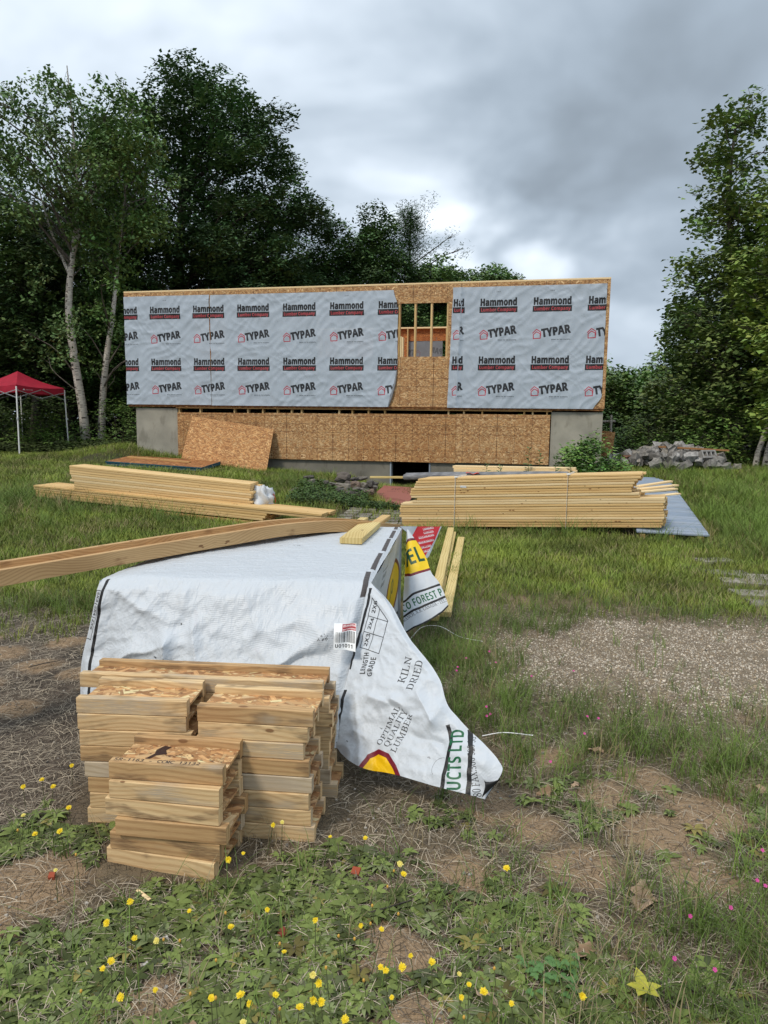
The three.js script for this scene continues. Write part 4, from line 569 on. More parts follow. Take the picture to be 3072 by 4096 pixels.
// ---------------------------------------------------------------- I-joists
function joistParts(o, len, depth, h, R, fm, wm) {
  const fw = 0.038, mA = fm[0], mB = fm[1];
  mk('flange', prism(rectSec(h, fw, 0.0025), [V(-len / 2, h / 2, -fw / 2), V(len / 2, h / 2, -fw / 2)], { tu: 0.9, tv: 0.17, u0: R() * 4, v0: R() * 4 }), mA, o);
  mk('flange', prism(rectSec(h, fw, 0.0025), [V(-len / 2 + (R() - 0.5) * 0.01, h / 2, -depth + fw / 2), V(len / 2, h / 2, -depth + fw / 2)], { tu: 0.9, tv: 0.17, u0: R() * 4, v0: R() * 4 }), mB, o);
  mk('web', boxG(-len / 2 + 0.002, h / 2 - 0.005, -depth + fw - 0.008, len / 2 - 0.002, h / 2 + 0.005, -fw + 0.008, { tu: 0.9, tv: 0.9, u0: R() * 3, v0: R() * 3 }), wm, o);
}
function offcut(label, group, L, Rt, y, depth, R, h = 0.064) {
  const len = Math.hypot(Rt[0] - L[0], Rt[1] - L[1]), yaw = Math.atan2(-(Rt[1] - L[1]), Rt[0] - L[0]);
  const o = thing('joist_offcut', label, 'joist offcut', group, [(L[0] + Rt[0]) / 2, y, (L[1] + Rt[1]) / 2], yaw), q = () => M.flange[(R() * 6) | 0];
  joistParts(o, len, depth, h, R, [q(), q()], R() < 0.5 ? M.osbWeb : M.osbWebB); return o;
}
const decals = [];
{
  const R = RNG(909), g1 = 'I-joist offcuts stacked before the wrap';
  const front = [[-0.961, -2.374, -0.549, -2.333], [-0.958, -2.362, -0.557, -2.307], [-0.975, -2.367, -0.558, -2.3], [-0.934, -2.346, -0.531, -2.294], [-0.965, -2.372, -0.556, -2.299], [-0.982, -2.38, -0.574, -2.289]];
  let top;
  front.forEach(([a, b, c, d], k) => { const o = offcut(`${layerName(k, 6)} I-joist offcut in the short stack standing in front`, g1, [a, b], [c, d], 0.396 - 0.066 * (k + 1) + 0.001, 0.238, R, 0.0645); if (!k) top = o; });
  const lx = [-1.196, -1.191, -1.184, -1.182, -1.166, -1.155, -1.149, -1.161], lz = [-2.662, -2.656, -2.652, -2.649, -2.645, -2.646, -2.643, -2.644];
  lx.forEach((x, k) => { const len = 0.438 + (R() - 0.5) * 0.03, z = lz[k]; offcut(`${layerName(k, 8)} I-joist offcut in the short stack beside the bare straw`, g1, [x, z], [x + len, z + 0.02 + (R() - 0.5) * 0.012], 0.512 - 0.064 * (k + 1), 0.238, R, 0.0625); });
  const rx = [-0.258, -0.278, -0.294, -0.272, -0.26, -0.272, -0.263, -0.249], rz = [-2.557, -2.556, -2.55, -2.541, -2.538, -2.532, -2.53, -2.526];
  rx.forEach((x, k) => { const len = 0.436 + (R() - 0.5) * 0.03; offcut(`${layerName(k, 8)} I-joist offcut in the tall stack nearest the printed flap`, g1, [x - len, rz[k] - 0.044], [x, rz[k]], 0.512 - 0.064 * (k + 1), 0.232, R, 0.0625); });
  const bx = [-0.247, -0.22, -0.205, -0.212, -0.218, -0.222, -0.215, -0.184];
  bx.forEach((x, k) => { const len = k ? 1.0 + (R() - 0.5) * 0.04 : 1.05, z = -2.852 + (k ? 0.012 * (R() - 0.5) : 0); offcut(k ? `${layerName(k, 8)} long I-joist offcut in the rear stack against the wrap` : 'longest I-joist offcut lying on top of the rear stack', g1, [x - len, z - 0.08], [x, z], 0.512 - 0.064 * (k + 1), 0.205, R, 0.0625); });
  // printed marks on the front stack's top piece
  const mark = (w, h, draw) => new THREE.MeshStandardMaterial({ map: canvasTex(w, h, draw), transparent: true, roughness: 0.8, side: THREE.DoubleSide });
  const fm = mark(820, 72, (c) => { c.clearRect(0, 0, 820, 72); c.fillStyle = 'rgba(34,36,48,0.85)'; c.font = 'bold 54px monospace'; c.fillText('SR-1163 - CCMC 13132', 8, 52, 800); });
  mk('printed_marking', new THREE.PlaneGeometry(0.4, 0.034).rotateX(-Math.PI / 2).translate(0, 0.0652, -0.019), fm, top);
  const wm = mark(512, 210, (c) => { c.clearRect(0, 0, 512, 210); const q = RNG(31); c.fillStyle = 'rgba(46,22,20,0.85)'; c.beginPath(); c.moveTo(150, 0); c.lineTo(190, 10); c.lineTo(176, 50); c.lineTo(196, 90); c.lineTo(150, 110); c.lineTo(120, 180); c.lineTo(108, 160); c.lineTo(136, 90); c.lineTo(128, 50); c.closePath(); c.fill(); c.strokeStyle = 'rgba(40,36,44,0.65)'; for (let k = 0; k < 60; k++) { c.lineWidth = 1 + q() * 5; const x = q() * 512, y = 70 + 0.12 * x + (q() - 0.5) * 40; c.beginPath(); c.moveTo(x, y); c.lineTo(x + (q() - 0.5) * 36, y + (q() - 0.5) * 16); c.stroke(); } });
  mk('ink_stain', new THREE.PlaneGeometry(0.4, 0.15).rotateX(-Math.PI / 2).translate(0, 0.0388, -0.118), wm, top);
}
{ // long joist laid across the wrapped lumber, sagging at both ends
  const o = thing('long_joist', 'long I-joist lying flat across the white lumber wrap, ends drooping', 'joist');
  const pts = smoothPts([[-2.8, 0.766, -2.393], [-2.35, 0.788, -2.883], [-1.874, 0.811, -3.4], [-1.548, 0.827, -3.754], [-1.208, 0.844, -4.124], [-0.972, 0.854, -4.38], [-0.706, 0.864, -4.67], [-0.541, 0.86, -4.849], [-0.363, 0.846, -5.043], [-0.102, 0.801, -5.326], [0.152, 0.741, -5.602]].map((p) => V(...p)), 48);
  const secAt = (h, z0, z1, y0 = 0) => [[y0 - h / 2, z0], [y0 + h / 2, z0], [y0 + h / 2, z1], [y0 - h / 2, z1]];
  mk('flange', prism(secAt(0.08, -0.038, 0), pts, { tu: 1.3, tv: 0.22 }), M.joist, o); mk('flange', prism(secAt(0.08, -0.241, -0.203), pts, { tu: 1.3, tv: 0.22, u0: 0.4, v0: 0.3 }), M.joist, o);
  mk('web', prism(secAt(0.01, -0.21, -0.03, -0.002), pts, { tu: 0.9, tv: 0.9 }), M.osbWeb, o);
}
// ---------------------------------------------------------------- walkway, rubble, stones, canopy
{ // grey painted walkway rising towards the house corner
  const o = thing('walkway', 'blue grey painted plank walkway beside the strapped lumber', 'walkway'), R = RNG(404);
  const A = V(4.458, 0.1, -9.607), B = V(5.95, 0.49, -14.9), w = 0.95, X = V(0.9756, 0, 0.2195), n = 38;
  for (let k = 0; k < n; k++) {
    const t0 = k / n, p = A.clone().lerp(B, t0 + 0.5 / n), cut = k > 33 ? (k - 33) * 0.06 : 0, L = w - 0.02 * R() - cut;
    const m = mk('plank', prism(rectSec(0.028, 0.13, 0.005), [V(-L, 0, 0), V(0, 0, 0)], { tu: 1.6, tv: 0.3, u0: R() * 4, v0: R() * 4 }), M.deck[(R() * 3) | 0], o); m.position.copy(p).add(V(-cut, (R() - 0.5) * 0.006, -cut * 0.22)); m.rotation.set(0.07, -0.2213, (R() - 0.5) * 0.006);
  }
  for (const s of [0.1, 0.48, 0.86]) mk('bearer', prism(rectSec(0.1, 0.06), [A.clone().addScaledVector(X, -s).add(V(0, -0.07, 0)), B.clone().addScaledVector(X, -s).add(V(-0.12, -0.07, 0.3))], { tu: 2.4, tv: 0.3 }), M.oldboard, o);
  const W = [[[4.75, 0.47, -13.2], [5.6, 0.53, -13.75], 0.1], [[4.72, 0.43, -13.05], [5.62, 0.475, -13.5], 0.12], [[4.7, 0.395, -12.9], [5.5, 0.43, -13.25], 0.12], [[4.8, 0.345, -12.55], [5.4, 0.375, -12.85], 0.12]];
  W.forEach(([a, b, wd], k) => board('white_board', `${['topmost', 'second', 'third', 'lowest'][k]} of the short whitish boards heaped on the grey walkway`, 'short boards on the walkway', V(...a), V(...b), 0.036, wd, M.fresh));
  for (const [x, z] of [[5.0, -13.05], [5.4, -13.3]]) tag(mk('timber_block', boxG(x - 0.04, 0.2 + (-z - 9.607) * 0.0, z - 0.12, x + 0.04, 0.355, z + 0.02, { bev: 0.003, tu: 2.4, tv: 0.3 }), M.oldboard), `timber block under the short whitish boards, ${x < 5.2 ? 'inner' : 'outer'} one`, 'block', 'blocks under the short boards');
}
function chunkG(R, w, h, d, rough_ = 0.12) { // broken block: box with knocked corners
  const g = new THREE.BoxGeometry(w, h, d, 2, 2, 2).toNonIndexed(), p = g.attributes.position, sd = R() * 50;
  for (let i = 0; i < p.count; i++) { const x = p.getX(i), y = p.getY(i), z = p.getZ(i), k = rough_; p.setXYZ(i, x + w * k * n3(x * 9 + sd, y * 9, z * 9), y + h * k * n3(x * 9, y * 9 + sd, z * 9), z + d * k * n3(x * 9, y * 9, z * 9 + sd)); }
  const uv = g.attributes.uv; for (let i = 0; i < uv.count; i++) uv.setXY(i, uv.getX(i) * w * 2 + sd, uv.getY(i) * h * 2); g.computeVertexNormals(); return g;
}
{ // heap of broken blocks
  const R = RNG(515), grp = 'broken concrete in the rubble heap', hx = 7.0, hz = -17.4;
  const H = (x, z) => { const u = (x - hx) / 1.5, v = (z - hz) / 1.0; return 0.54 * Math.exp(-1.1 * u * u - 1.3 * v * v) * (1 - 0.25 * sstep(0.3, 1.2, u)); };
  const geos = []; for (let i = 0; i < 14; i++) geos.push(chunkG(R, 0.24 + R() * 0.2, 0.1 + R() * 0.12, 0.16 + R() * 0.1, 0.2 + 0.2 * R()));
  for (let i = 0; i < 165; i++) {
    const x = hx + (R() + R() - 1) * 1.55, z = hz + (R() + R() - 1) * 0.95 + (x - hx) * 0.12; const y = G(x, z) + H(x, z) * (0.55 + 0.5 * Math.sqrt(R()));
    const m = mk('broken_block', geos[(R() * geos.length) | 0], R() < 0.06 ? M.brick : M.block[(R() * 5) | 0]); m.position.set(x, y, z); m.rotation.set((R() - 0.5) * 1.6, R() * 6.3, (R() - 0.5) * 1.6); m.scale.setScalar(0.55 + R() * 0.6);
    const sz_ = m.scale.x > 0.95 ? 'large' : m.scale.x > 0.75 ? 'middling' : 'small', tn = ['light grey', 'mid grey', 'whitish', 'dark grey', 'brownish grey'][M.block.indexOf(m.material)], up_ = H(x, z) > 0.45 ? 'crest' : z > hz + 0.25 ? 'near slope' : z < hz - 0.25 ? 'far slope' : 'flank', sd_ = x < hx - 0.75 ? 'house end' : x > hx + 0.75 ? 'wood end' : x < hx ? 'house side' : 'wood side';
    tag(m, m.material === M.brick ? `reddish broken brick on rubble heap ${up_}, ${sd_}` : `${sz_} ${tn} block on rubble heap ${up_}, ${sd_}`, 'rubble', grp);
  }
  // a cored block near the end of the heap
  const sh = new THREE.Shape([[-0.2, -0.1], [0.2, -0.1], [0.2, 0.1], [-0.2, 0.1]].map((p) => new THREE.Vector2(...p))); for (const x of [-0.12, 0, 0.12]) sh.holes.push(new THREE.Path([[-0.045, -0.06], [-0.045, 0.06], [0.045, 0.06], [0.045, -0.06]].map((p) => new THREE.Vector2(p[0] + x, p[1]))));
  const cb = mk('cored_block', new THREE.ExtrudeGeometry(sh, { depth: 0.2, bevelEnabled: false }), M.block[2]); cb.position.set(7.6, 0.85, -16.95); cb.rotation.set(-0.5, 0.25, 0.15); tag(cb, 'concrete block with three open cores on the rubble heap', 'rubble', grp);
  tag(mk('weathered_plank', prism(rectSec(0.04, 0.12), [V(6.6, 1.08, -17.2), V(8.15, 1.02, -16.9)], { tu: 2.4, tv: 0.3 }), rough(0xb09078, 0.85, { map: M.oldboard.map })), 'brown plank lying across the top of the rubble heap', 'plank');
}
{ // field stones by the entry
  const R = RNG(626), S = [[-1.614, 0.38, -15.207, 0.194, 0.077], [-1.527, 0.314, -14.742, 0.15, 0.113], [-1.778, 0.188, -13.976, 0.142, 0.142], [-1.127, 0.08, -13.569, 0.156, 0.173], [-0.909, 0.374, -15.28, 0.292, 0.175], [-0.886, 0.2, -14.16, 0.234, 0.126], [-0.853, 0.26, -14.503, 0.277, 0.129], [-0.611, 0.284, -14.688, 0.187, 0.15], [-0.512, 0.218, -14.31, 0.219, 0.109], [-0.673, 0.14, -13.89, 0.195, 0.159], [-0.525, 0.152, -13.967, 0.125, 0.089], [-0.381, 0.2, -14.23, 0.109, 0.073], [-0.292, 0.284, -14.736, 0.15, 0.131], [-0.2, 0.296, -14.829, 0.132, 0.094], [-0.773, 0.296, -14.741, 0.094, 0.084], [-0.491, 0.368, -15.304, 0.195, 0.078], [-0.271, 0.188, -14.182, 0.145, 0.09], [-0.412, 0.272, -14.642, 0.131, 0.112], [-1.071, 0.296, -14.695, 0.131, 0.056], [-1.22, 0.314, -14.791, 0.094, 0.057], [-0.661, 0.356, -15.182, 0.155, 0.077], [-0.177, 0.254, -14.566, 0.093, 0.056], [-0.6, 0.12, -14.5, 0.2, 0.15], [-0.35, 0.1, -14.6, 0.2, 0.15], [-0.8, 0.12, -14.8, 0.25, 0.16], [-0.5, 0.2, -15, 0.22, 0.15], [-0.3, 0.12, -15, 0.2, 0.15], [-0.9, 0.1, -14.4, 0.2, 0.14], [-0.75, 0.25, -15.1, 0.2, 0.13]];
  S.forEach(([x, y, z, w, h], i) => {
    const g = new THREE.IcosahedronGeometry(0.5, 3), p = g.attributes.position, sd = R() * 60; for (let k = 0; k < p.count; k++) { const a = p.getX(k), b = p.getY(k), c = p.getZ(k), q = 1 + 0.55 * n3(a * 1.9 + sd, b * 1.9, c * 1.9) + 0.18 * n3(a * 5, b * 5 + sd, c * 5); const e = 3; const s = (v) => Math.sign(v) * Math.pow(Math.abs(v) * 2, 0.75) / 2; p.setXYZ(k, s(a) * q * w * 1.15, s(b) * q * h * 1.15, s(c) * q * w * 0.95); } g.computeVertexNormals();
    const m = mk('field_stone', g, M.stone[(R() * 6) | 0]); m.position.set(x, y, z); m.rotation.set((R() - 0.5) * 0.3, R() * 6, (R() - 0.5) * 0.3);
    tag(m, i === 3 ? 'lone pale rounded stone in the weeds below the stone heap' : i === 2 ? 'pale stone in the long grass apart from the heap' : `${w > 0.2 ? 'big' : w > 0.14 ? 'middling' : 'small'} ${h / w < 0.5 ? 'flat' : h / w < 0.72 ? 'rounded' : 'blocky'} field stone ${y > 0.27 ? 'high' : 'low'} in the heap ${x < -0.7 ? 'away from' : 'close to'} the doorway`, 'stone', 'field stones by the doorway');
  });
  // paving in front of the doorway
  const P = RNG(27); for (let r = 0; r < 7; r++) for (let c = 0; c < 5; c++) { if (P() < 0.12) continue; const x = -0.75 + c * 0.27 + r * 0.04 + (P() - 0.5) * 0.03, z = -11.35 - r * 0.26 + (P() - 0.5) * 0.03, m = mk('paving_stone', chunkG(P, 0.235, 0.06, 0.21, 0.06), M.paver[(P() * 3) | 0]); m.position.set(x, G(x, z) + 0.012, z); m.rotation.y = (P() - 0.5) * 0.12 - 0.1; tag(m, `paving stone in row ${['one', 'two', 'three', 'four', 'five', 'six', 'seven'][r]} before the doorway, ${['first', 'second', 'third', 'fourth', 'fifth'][c]} from the stones side`, 'paving stone', 'paving stones at the doorway'); }
  [[3.92, -8.24], [3.72, -7.55], [3.66, -7.1], [3.55, -6.6], [3.5, -6.2], [3.95, -7.3], [4.05, -6.9]].forEach(([x, z], k) => { const m = mk('stepping_stone', chunkG(P, 0.42, 0.05, 0.26, 0.08), M.paver[k % 3]); m.position.set(x, G(x, z) + 0.01, z); m.rotation.y = (P() - 0.5) * 0.4; tag(m, 'pale flat stepping stone half sunk in the lawn', 'stepping stone', 'stepping stones in the lawn'); });
  // brick red sheathing sheet on the ground at the doorway
  const tz = canvasTex(700, 900, (c, w, h) => { const q = RNG(2); c.fillStyle = 'rgb(150,92,80)'; c.fillRect(0, 0, w, h); for (let i = 0; i < 2500; i++) { c.globalAlpha = 0.07; c.fillStyle = q() < 0.5 ? '#c09080' : '#7c4438'; c.beginPath(); c.ellipse(q() * w, q() * h, q() * 14, q() * 9, q() * 3, 0, 7); c.fill(); } c.globalAlpha = 0.45; c.fillStyle = '#6d3a30'; c.beginPath(); c.ellipse(w * 0.62, h * 0.72, 200, 60, 0.1, 0, 7); c.fill(); c.globalAlpha = 0.8; c.fillStyle = '#5a342e'; c.save(); c.translate(180, 330); c.rotate(-0.15); c.font = 'bold 120px sans-serif'; c.fillText('ZIP', 60, -120); c.font = 'bold 46px sans-serif'; c.fillText('SYSTEM', 0, -30); c.restore(); c.fillRect(60, 520, 200, 20); c.fillRect(40, 640, 220, 24); });
  const q = [[-0.42, 0.02, -14.06], [0.42, 0.015, -13.25], [0.72, 0.13, -15.75], [0.0, 0.14, -16.1]].map((p) => V(...p)), at = (i, j, k) => q[0].clone().lerp(q[1], i).lerp(q[3].clone().lerp(q[2], i), j).add(V(0, k - 0.02 * Math.sin(Math.PI * j), 0));
  tag(mk('red_sheathing_sheet', mergeGeometries([sheetG(8, 10, (i, j) => [...at(i, j, 0.012).toArray(), i, j]), sheetG(8, 10, (i, j) => [...at(i, j, 0).toArray(), i, j]), sheetG(8, 1, (i, j) => [...at(i, 0, j * 0.012).toArray(), i, 0]), sheetG(10, 1, (i, j) => [...at(0, i, j * 0.012).toArray(), 0, i]), sheetG(10, 1, (i, j) => [...at(1, i, j * 0.012).toArray(), 1, i])]), rough(0xffffff, 0.7, { map: tz })), 'brick red sheathing sheet lying at the dark doorway', 'board');
}
{ // red pop-up canopy
  const o = thing('canopy_tent', 'red pop-up canopy tent on thin white legs at the wood edge', 'canopy tent'), N = V(-10.53, 0, -20.5), a = V(0.35, 0, -2.38), b = V(-2.0, 0, -1.1), ctr = N.clone().addScaledVector(a, 0.5).addScaledVector(b, 0.5);
  const legs = [[0, 0], [1, 0], [1, 1], [0, 1]].map(([i, j]) => N.clone().addScaledVector(a, i).addScaledVector(b, j)), ye = 2.5, yv = 2.29;
  const top = legs.map((p) => p.clone().lerp(ctr, 0.03)), peak = ctr.clone().setY(2.98);
  for (const p of legs) { const f = p.clone().lerp(ctr, -0.02), y0 = G(p.x, p.z); const leg = mk('leg', prism(rectSec(0.035, 0.035, 0.006), [V(f.x, y0, f.z), V(p.x, 2.45, p.z).lerp(V(ctr.x, 2.45, ctr.z), 0.03)], { up: V(1, 0, 0) }), M.whitemetal, o); const k = V(f.x, y0, f.z).lerp(V(p.x, 2.45, p.z), 0.55); mk('sleeve', new THREE.BoxGeometry(0.05, 0.06, 0.05).translate(k.x, k.y, k.z), M.galv, leg); mk('foot', new THREE.BoxGeometry(0.09, 0.01, 0.09).translate(f.x, y0 + 0.012, f.z), M.galv, leg); }
  const rim = (k, y) => top[((k % 4) + 4) % 4].clone().setY(y);
  for (let k = 0; k < 4; k++) {
    mk('roof_panel', sheetG(14, 14, (i, j) => { const e = rim(k, ye).lerp(rim(k + 1, ye), i); const p = e.lerp(peak, j); p.y -= 0.06 * Math.sin(Math.PI * j) + 0.05 * Math.sin(Math.PI * i) * (1 - j); return [p.x, p.y, p.z, i, j]; }), M.redcloth, o);
    mk('valance', sheetG(30, 4, (i, j) => { const p = rim(k, 0).lerp(rim(k + 1, 0), i), sag = 0.05 * Math.sin(Math.PI * i); return [p.x + 0.008 * n3(i * 9, j, k), lerp(ye - sag, yv - sag * 0.5 + 0.008 * n3(i * 12, 2, k), j), p.z + 0.008 * n3(i * 9, j, k + 4), i, j * 0.15]; }), M.redcloth, o);
    const p0 = rim(k, 2.36), p1 = rim(k + 1, 2.36), c = p0.clone().lerp(p1, 0.5), lo = (p) => p.clone().setY(2.13), bar = (u, v) => mk('truss_bar', prism(flatSec(0.02, 0.012), [u, v]), M.galv, o); bar(lo(p0), c.clone().lerp(p0, 0.02).setY(2.4)); bar(p0, c.clone().setY(2.13)); bar(lo(p1), c.clone().lerp(p1, 0.02).setY(2.4)); bar(p1, c.clone().setY(2.15));
  }
  const lg = mk('logo', sheetG(2, 1, (i, j) => { const p = rim(0, 0).lerp(rim(1, 0), 0.1 + i * 0.22); return [p.x + 0.02, lerp(2.35, 2.41, j), p.z + 0.004, i, j]; }), new THREE.MeshStandardMaterial({ transparent: true, side: THREE.DoubleSide, roughness: 0.7, map: canvasTex(256, 64, (c) => { c.clearRect(0, 0, 256, 64); c.fillStyle = '#f2e4e6'; c.beginPath(); c.moveTo(6, 58); c.lineTo(38, 6); c.lineTo(70, 58); c.fill(); c.fillStyle = 'rgba(150,20,45,1)'; c.beginPath(); c.moveTo(30, 58); c.lineTo(38, 40); c.lineTo(46, 58); c.fill(); c.fillStyle = '#e8d0d4'; for (let k = 0; k < 9; k++) c.fillRect(84 + k * 18, 34, 12, 14); }) }), o);
}
{ // pole rail and board beside the far house corner
  const o = thing('pole_rail', 'pale peeled pole rail beside the rear house corner', 'rail'); const y0 = G(6.0, -19);
  mk('post', limbG([V(6.06, y0 - 0.1, -18.95), V(6.0, 1.3, -19), V(5.99, 1.85, -19)], [0.04, 0.035, 0.03], 8), M.birch, o); mk('post', limbG([V(5.3, y0 - 0.1, -19.4), V(5.3, 1.7, -19.4)], [0.04, 0.03], 8), M.birch, o); mk('rail', limbG([V(5.2, 1.66, -19.45), V(6.1, 1.68, -18.98)], [0.03, 0.028], 8), M.birch, o);
  tag(mk('strand_board_offcut', prism(flatSec(0.9, 0.012), [V(5.45, 1.0, -18.75), V(5.98, 0.95, -18.7)], { tu: 1.22, tv: 1.22 }), M.osb), 'strand board offcut standing beside the rear house corner', 'board');
}
// ---------------------------------------------------------------- trees and shrubs
function leafSpray(n, Rr, len, wid, seed, droop = 0.3) {
  const R = RNG(seed), P = [], I = [];
  for (let i = 0; i < n; i++) {
    const a = R() * 6.283, e = (R() - 0.5) * 2.2, r = Rr * Math.cbrt(R()), c = V(Math.cos(a) * Math.cos(e) * r, Math.sin(e) * r * 0.8, Math.sin(a) * Math.cos(e) * r);
    const b = R() * 6.283, dir = V(Math.cos(b), -droop + (R() - 0.5) * 0.9, Math.sin(b)).normalize(), sd = V(-dir.z, (R() - 0.5) * 0.8, dir.x).normalize(), nn = dir.clone().cross(sd), L = len * (0.7 + R() * 0.6), W = wid * (0.7 + R() * 0.6), k = P.length / 3;
    for (const [x, y, z] of [[0, 0, 0], [0.45, 0.5, 0.12], [1, 0, -0.05], [0.45, -0.5, 0.12]]) { const q = c.clone().addScaledVector(dir, x * L).addScaledVector(sd, y * W).addScaledVector(nn, z * W); P.push(q.x, q.y, q.z); }
    I.push(k, k + 1, k + 2, k, k + 2, k + 3);
  }
  const g = new THREE.BufferGeometry(); g.setAttribute('position', new THREE.Float32BufferAttribute(P, 3)); g.setIndex(I); g.computeVertexNormals(); return g;
}
const SPRAY = { oak: [0, 1, 2].map((k) => leafSpray(12, 0.26, 0.17, 0.085, 40 + k, 0.25)), birch: [0, 1].map((k) => leafSpray(13, 0.26, 0.13, 0.085, 50 + k, 0.7)), maple: [0, 1].map((k) => leafSpray(11, 0.24, 0.13, 0.12, 60 + k, 0.4)), bush: [0, 1].map((k) => leafSpray(12, 0.17, 0.1, 0.05, 70 + k, 0.1)), fine: [0, 1].map((k) => leafSpray(14, 0.3, 0.16, 0.028, 80 + k, -0.2)) };
// a tree: trunk points in the world, clumps [x, y, z, r] round it
function tree(name, label, group, { trunk, r0, bark = M.bark, clumps, kind = 'oak', per = 46, tint = [0.04, 0.07, 0.02], vary = 0.35, seed = 1, extra = [], category = 'tree', flat = 0.75, branches = true, twig = 0.012 }) {
  const R = RNG(seed), b = trunk[0], o = thing(name, label, category, group, [b.x, b.y, b.z]), tp = trunk.map((p) => p.clone().sub(b)), pts = smoothPts(tp, 14), H = pts[pts.length - 1].y;
  const gs = [limbG(pts, pts.map((p, i) => r0 * Math.pow(1 - 0.93 * (i / 14), 0.85)), 9, 0.6)];
  for (const e of extra) { const q = smoothPts(e.pts.map((p) => p.clone().sub(b)), 8); gs.push(limbG(q, q.map((p, i) => e.r * (1 - 0.8 * i / 8)), 7, 0.6)); }
  const at = (y) => { let k = 0; while (k < pts.length - 2 && pts[k + 1].y < y) k++; const t = clamp((y - pts[k].y) / Math.max(1e-3, pts[k + 1].y - pts[k].y)); return pts[k].clone().lerp(pts[k + 1], t); };
  const list = [[], [], []];
  for (const [cx, cy, cz, r] of clumps) {
    const c = V(cx, cy, cz).sub(b);
    if (branches && R() < 0.5) { const hd = Math.hypot(c.x - at(c.y).x, c.z - at(c.y).z), s = at(Math.min(H * 0.97, Math.max(H * 0.12, c.y - hd * (0.5 + R() * 0.6)))), m = s.clone().lerp(c, 0.55).add(V((R() - 0.5) * 0.5, 0.1 * hd, (R() - 0.5) * 0.5)), q = smoothPts([s, m, c], 5), rr = Math.max(twig, Math.min(r0 * 0.4, 0.016 * hd + 0.008)); gs.push(limbG(q, q.map((p, i) => rr * (1 - 0.75 * i / 5)), 5, 1)); for (let k = 0; k < 3; k++) { const e = c.clone().add(V((R() - 0.5) * 2 * r, (R() - 0.2) * r, (R() - 0.5) * 2 * r)); gs.push(limbG([m.clone().lerp(c, 0.6), e], [rr * 0.4, twig * 0.4], 4, 1)); } }
    const n = Math.max(4, Math.round(0.64 * per * Math.pow(r / 0.7, 2.2))), ct = 0.72 + R() * 0.56;
    for (let i = 0; i < n; i++) {
      const a = R() * 6.283, e = Math.asin(2 * R() - 1), q = r * (0.45 + 0.65 * Math.pow(R(), 0.5)), t = ct * (1 - vary / 2 + vary * R()), yl = 1 + 0.35 * (R() - 0.5);
      list[i % SPRAY[kind].length].push({ x: c.x + Math.cos(a) * Math.cos(e) * q, y: c.y + Math.sin(e) * q * flat, z: c.z + Math.sin(a) * Math.cos(e) * q, ry: R() * 6.3, rx: (R() - 0.5) * 0.7, rz: (R() - 0.5) * 0.7, s: 0.75 + R() * 0.6, c: [tint[0] * t * yl * 2.8, tint[1] * t * 2.85, tint[2] * t * 2.3] });
    }
  }
  const nt = 1 + extra.length; mk('trunk', mergeGeometries(gs.slice(0, nt)), bark, o); if (gs.length > nt) mk('limbs', mergeGeometries(gs.slice(nt)), bark === M.birch ? M.barkGrey : bark, o);
  SPRAY[kind].forEach((g, i) => { if (list[i]?.length) instances('crown', g, M.leaf, list[i], o); });
  return o;
}
// clumps inside an envelope; prof(t) is the radius at share t of the crown height
function envelope(R, cx, cz, y0, y1, prof, n, rmin, rmax, sx = 1, sz = 1, shell = 0.5) {
  const out = [], mx = Math.max(...[...Array(21)].map((_, i) => prof(i / 20)));
  while (out.length < n) { const t = R(), p = prof(t); if (R() > Math.pow(p / mx, 1.3)) continue; const a = R() * 6.283, q = p * Math.pow(R(), shell), r = lerp(rmin, rmax, R()); out.push([cx + Math.cos(a) * q * sx, lerp(y0, y1, t), cz + Math.sin(a) * q * sz, r]); }
  return out;
}
const round_ = (w) => (t) => w * Math.sqrt(Math.max(0.02, 1 - (2 * t - 1) ** 2)), egg = (w, k = 0.35) => (t) => w * Math.pow(Math.sin(Math.PI * Math.pow(clamp(t + 0.02), k * 2)), 0.7) + 0.1;
const g0 = (x, z) => G(x, z) - 0.1;
const LEFT = 'trees at the wood edge behind the canopy', MID = 'trees behind the house', RIGHT = 'trees beyond the rubble heap';
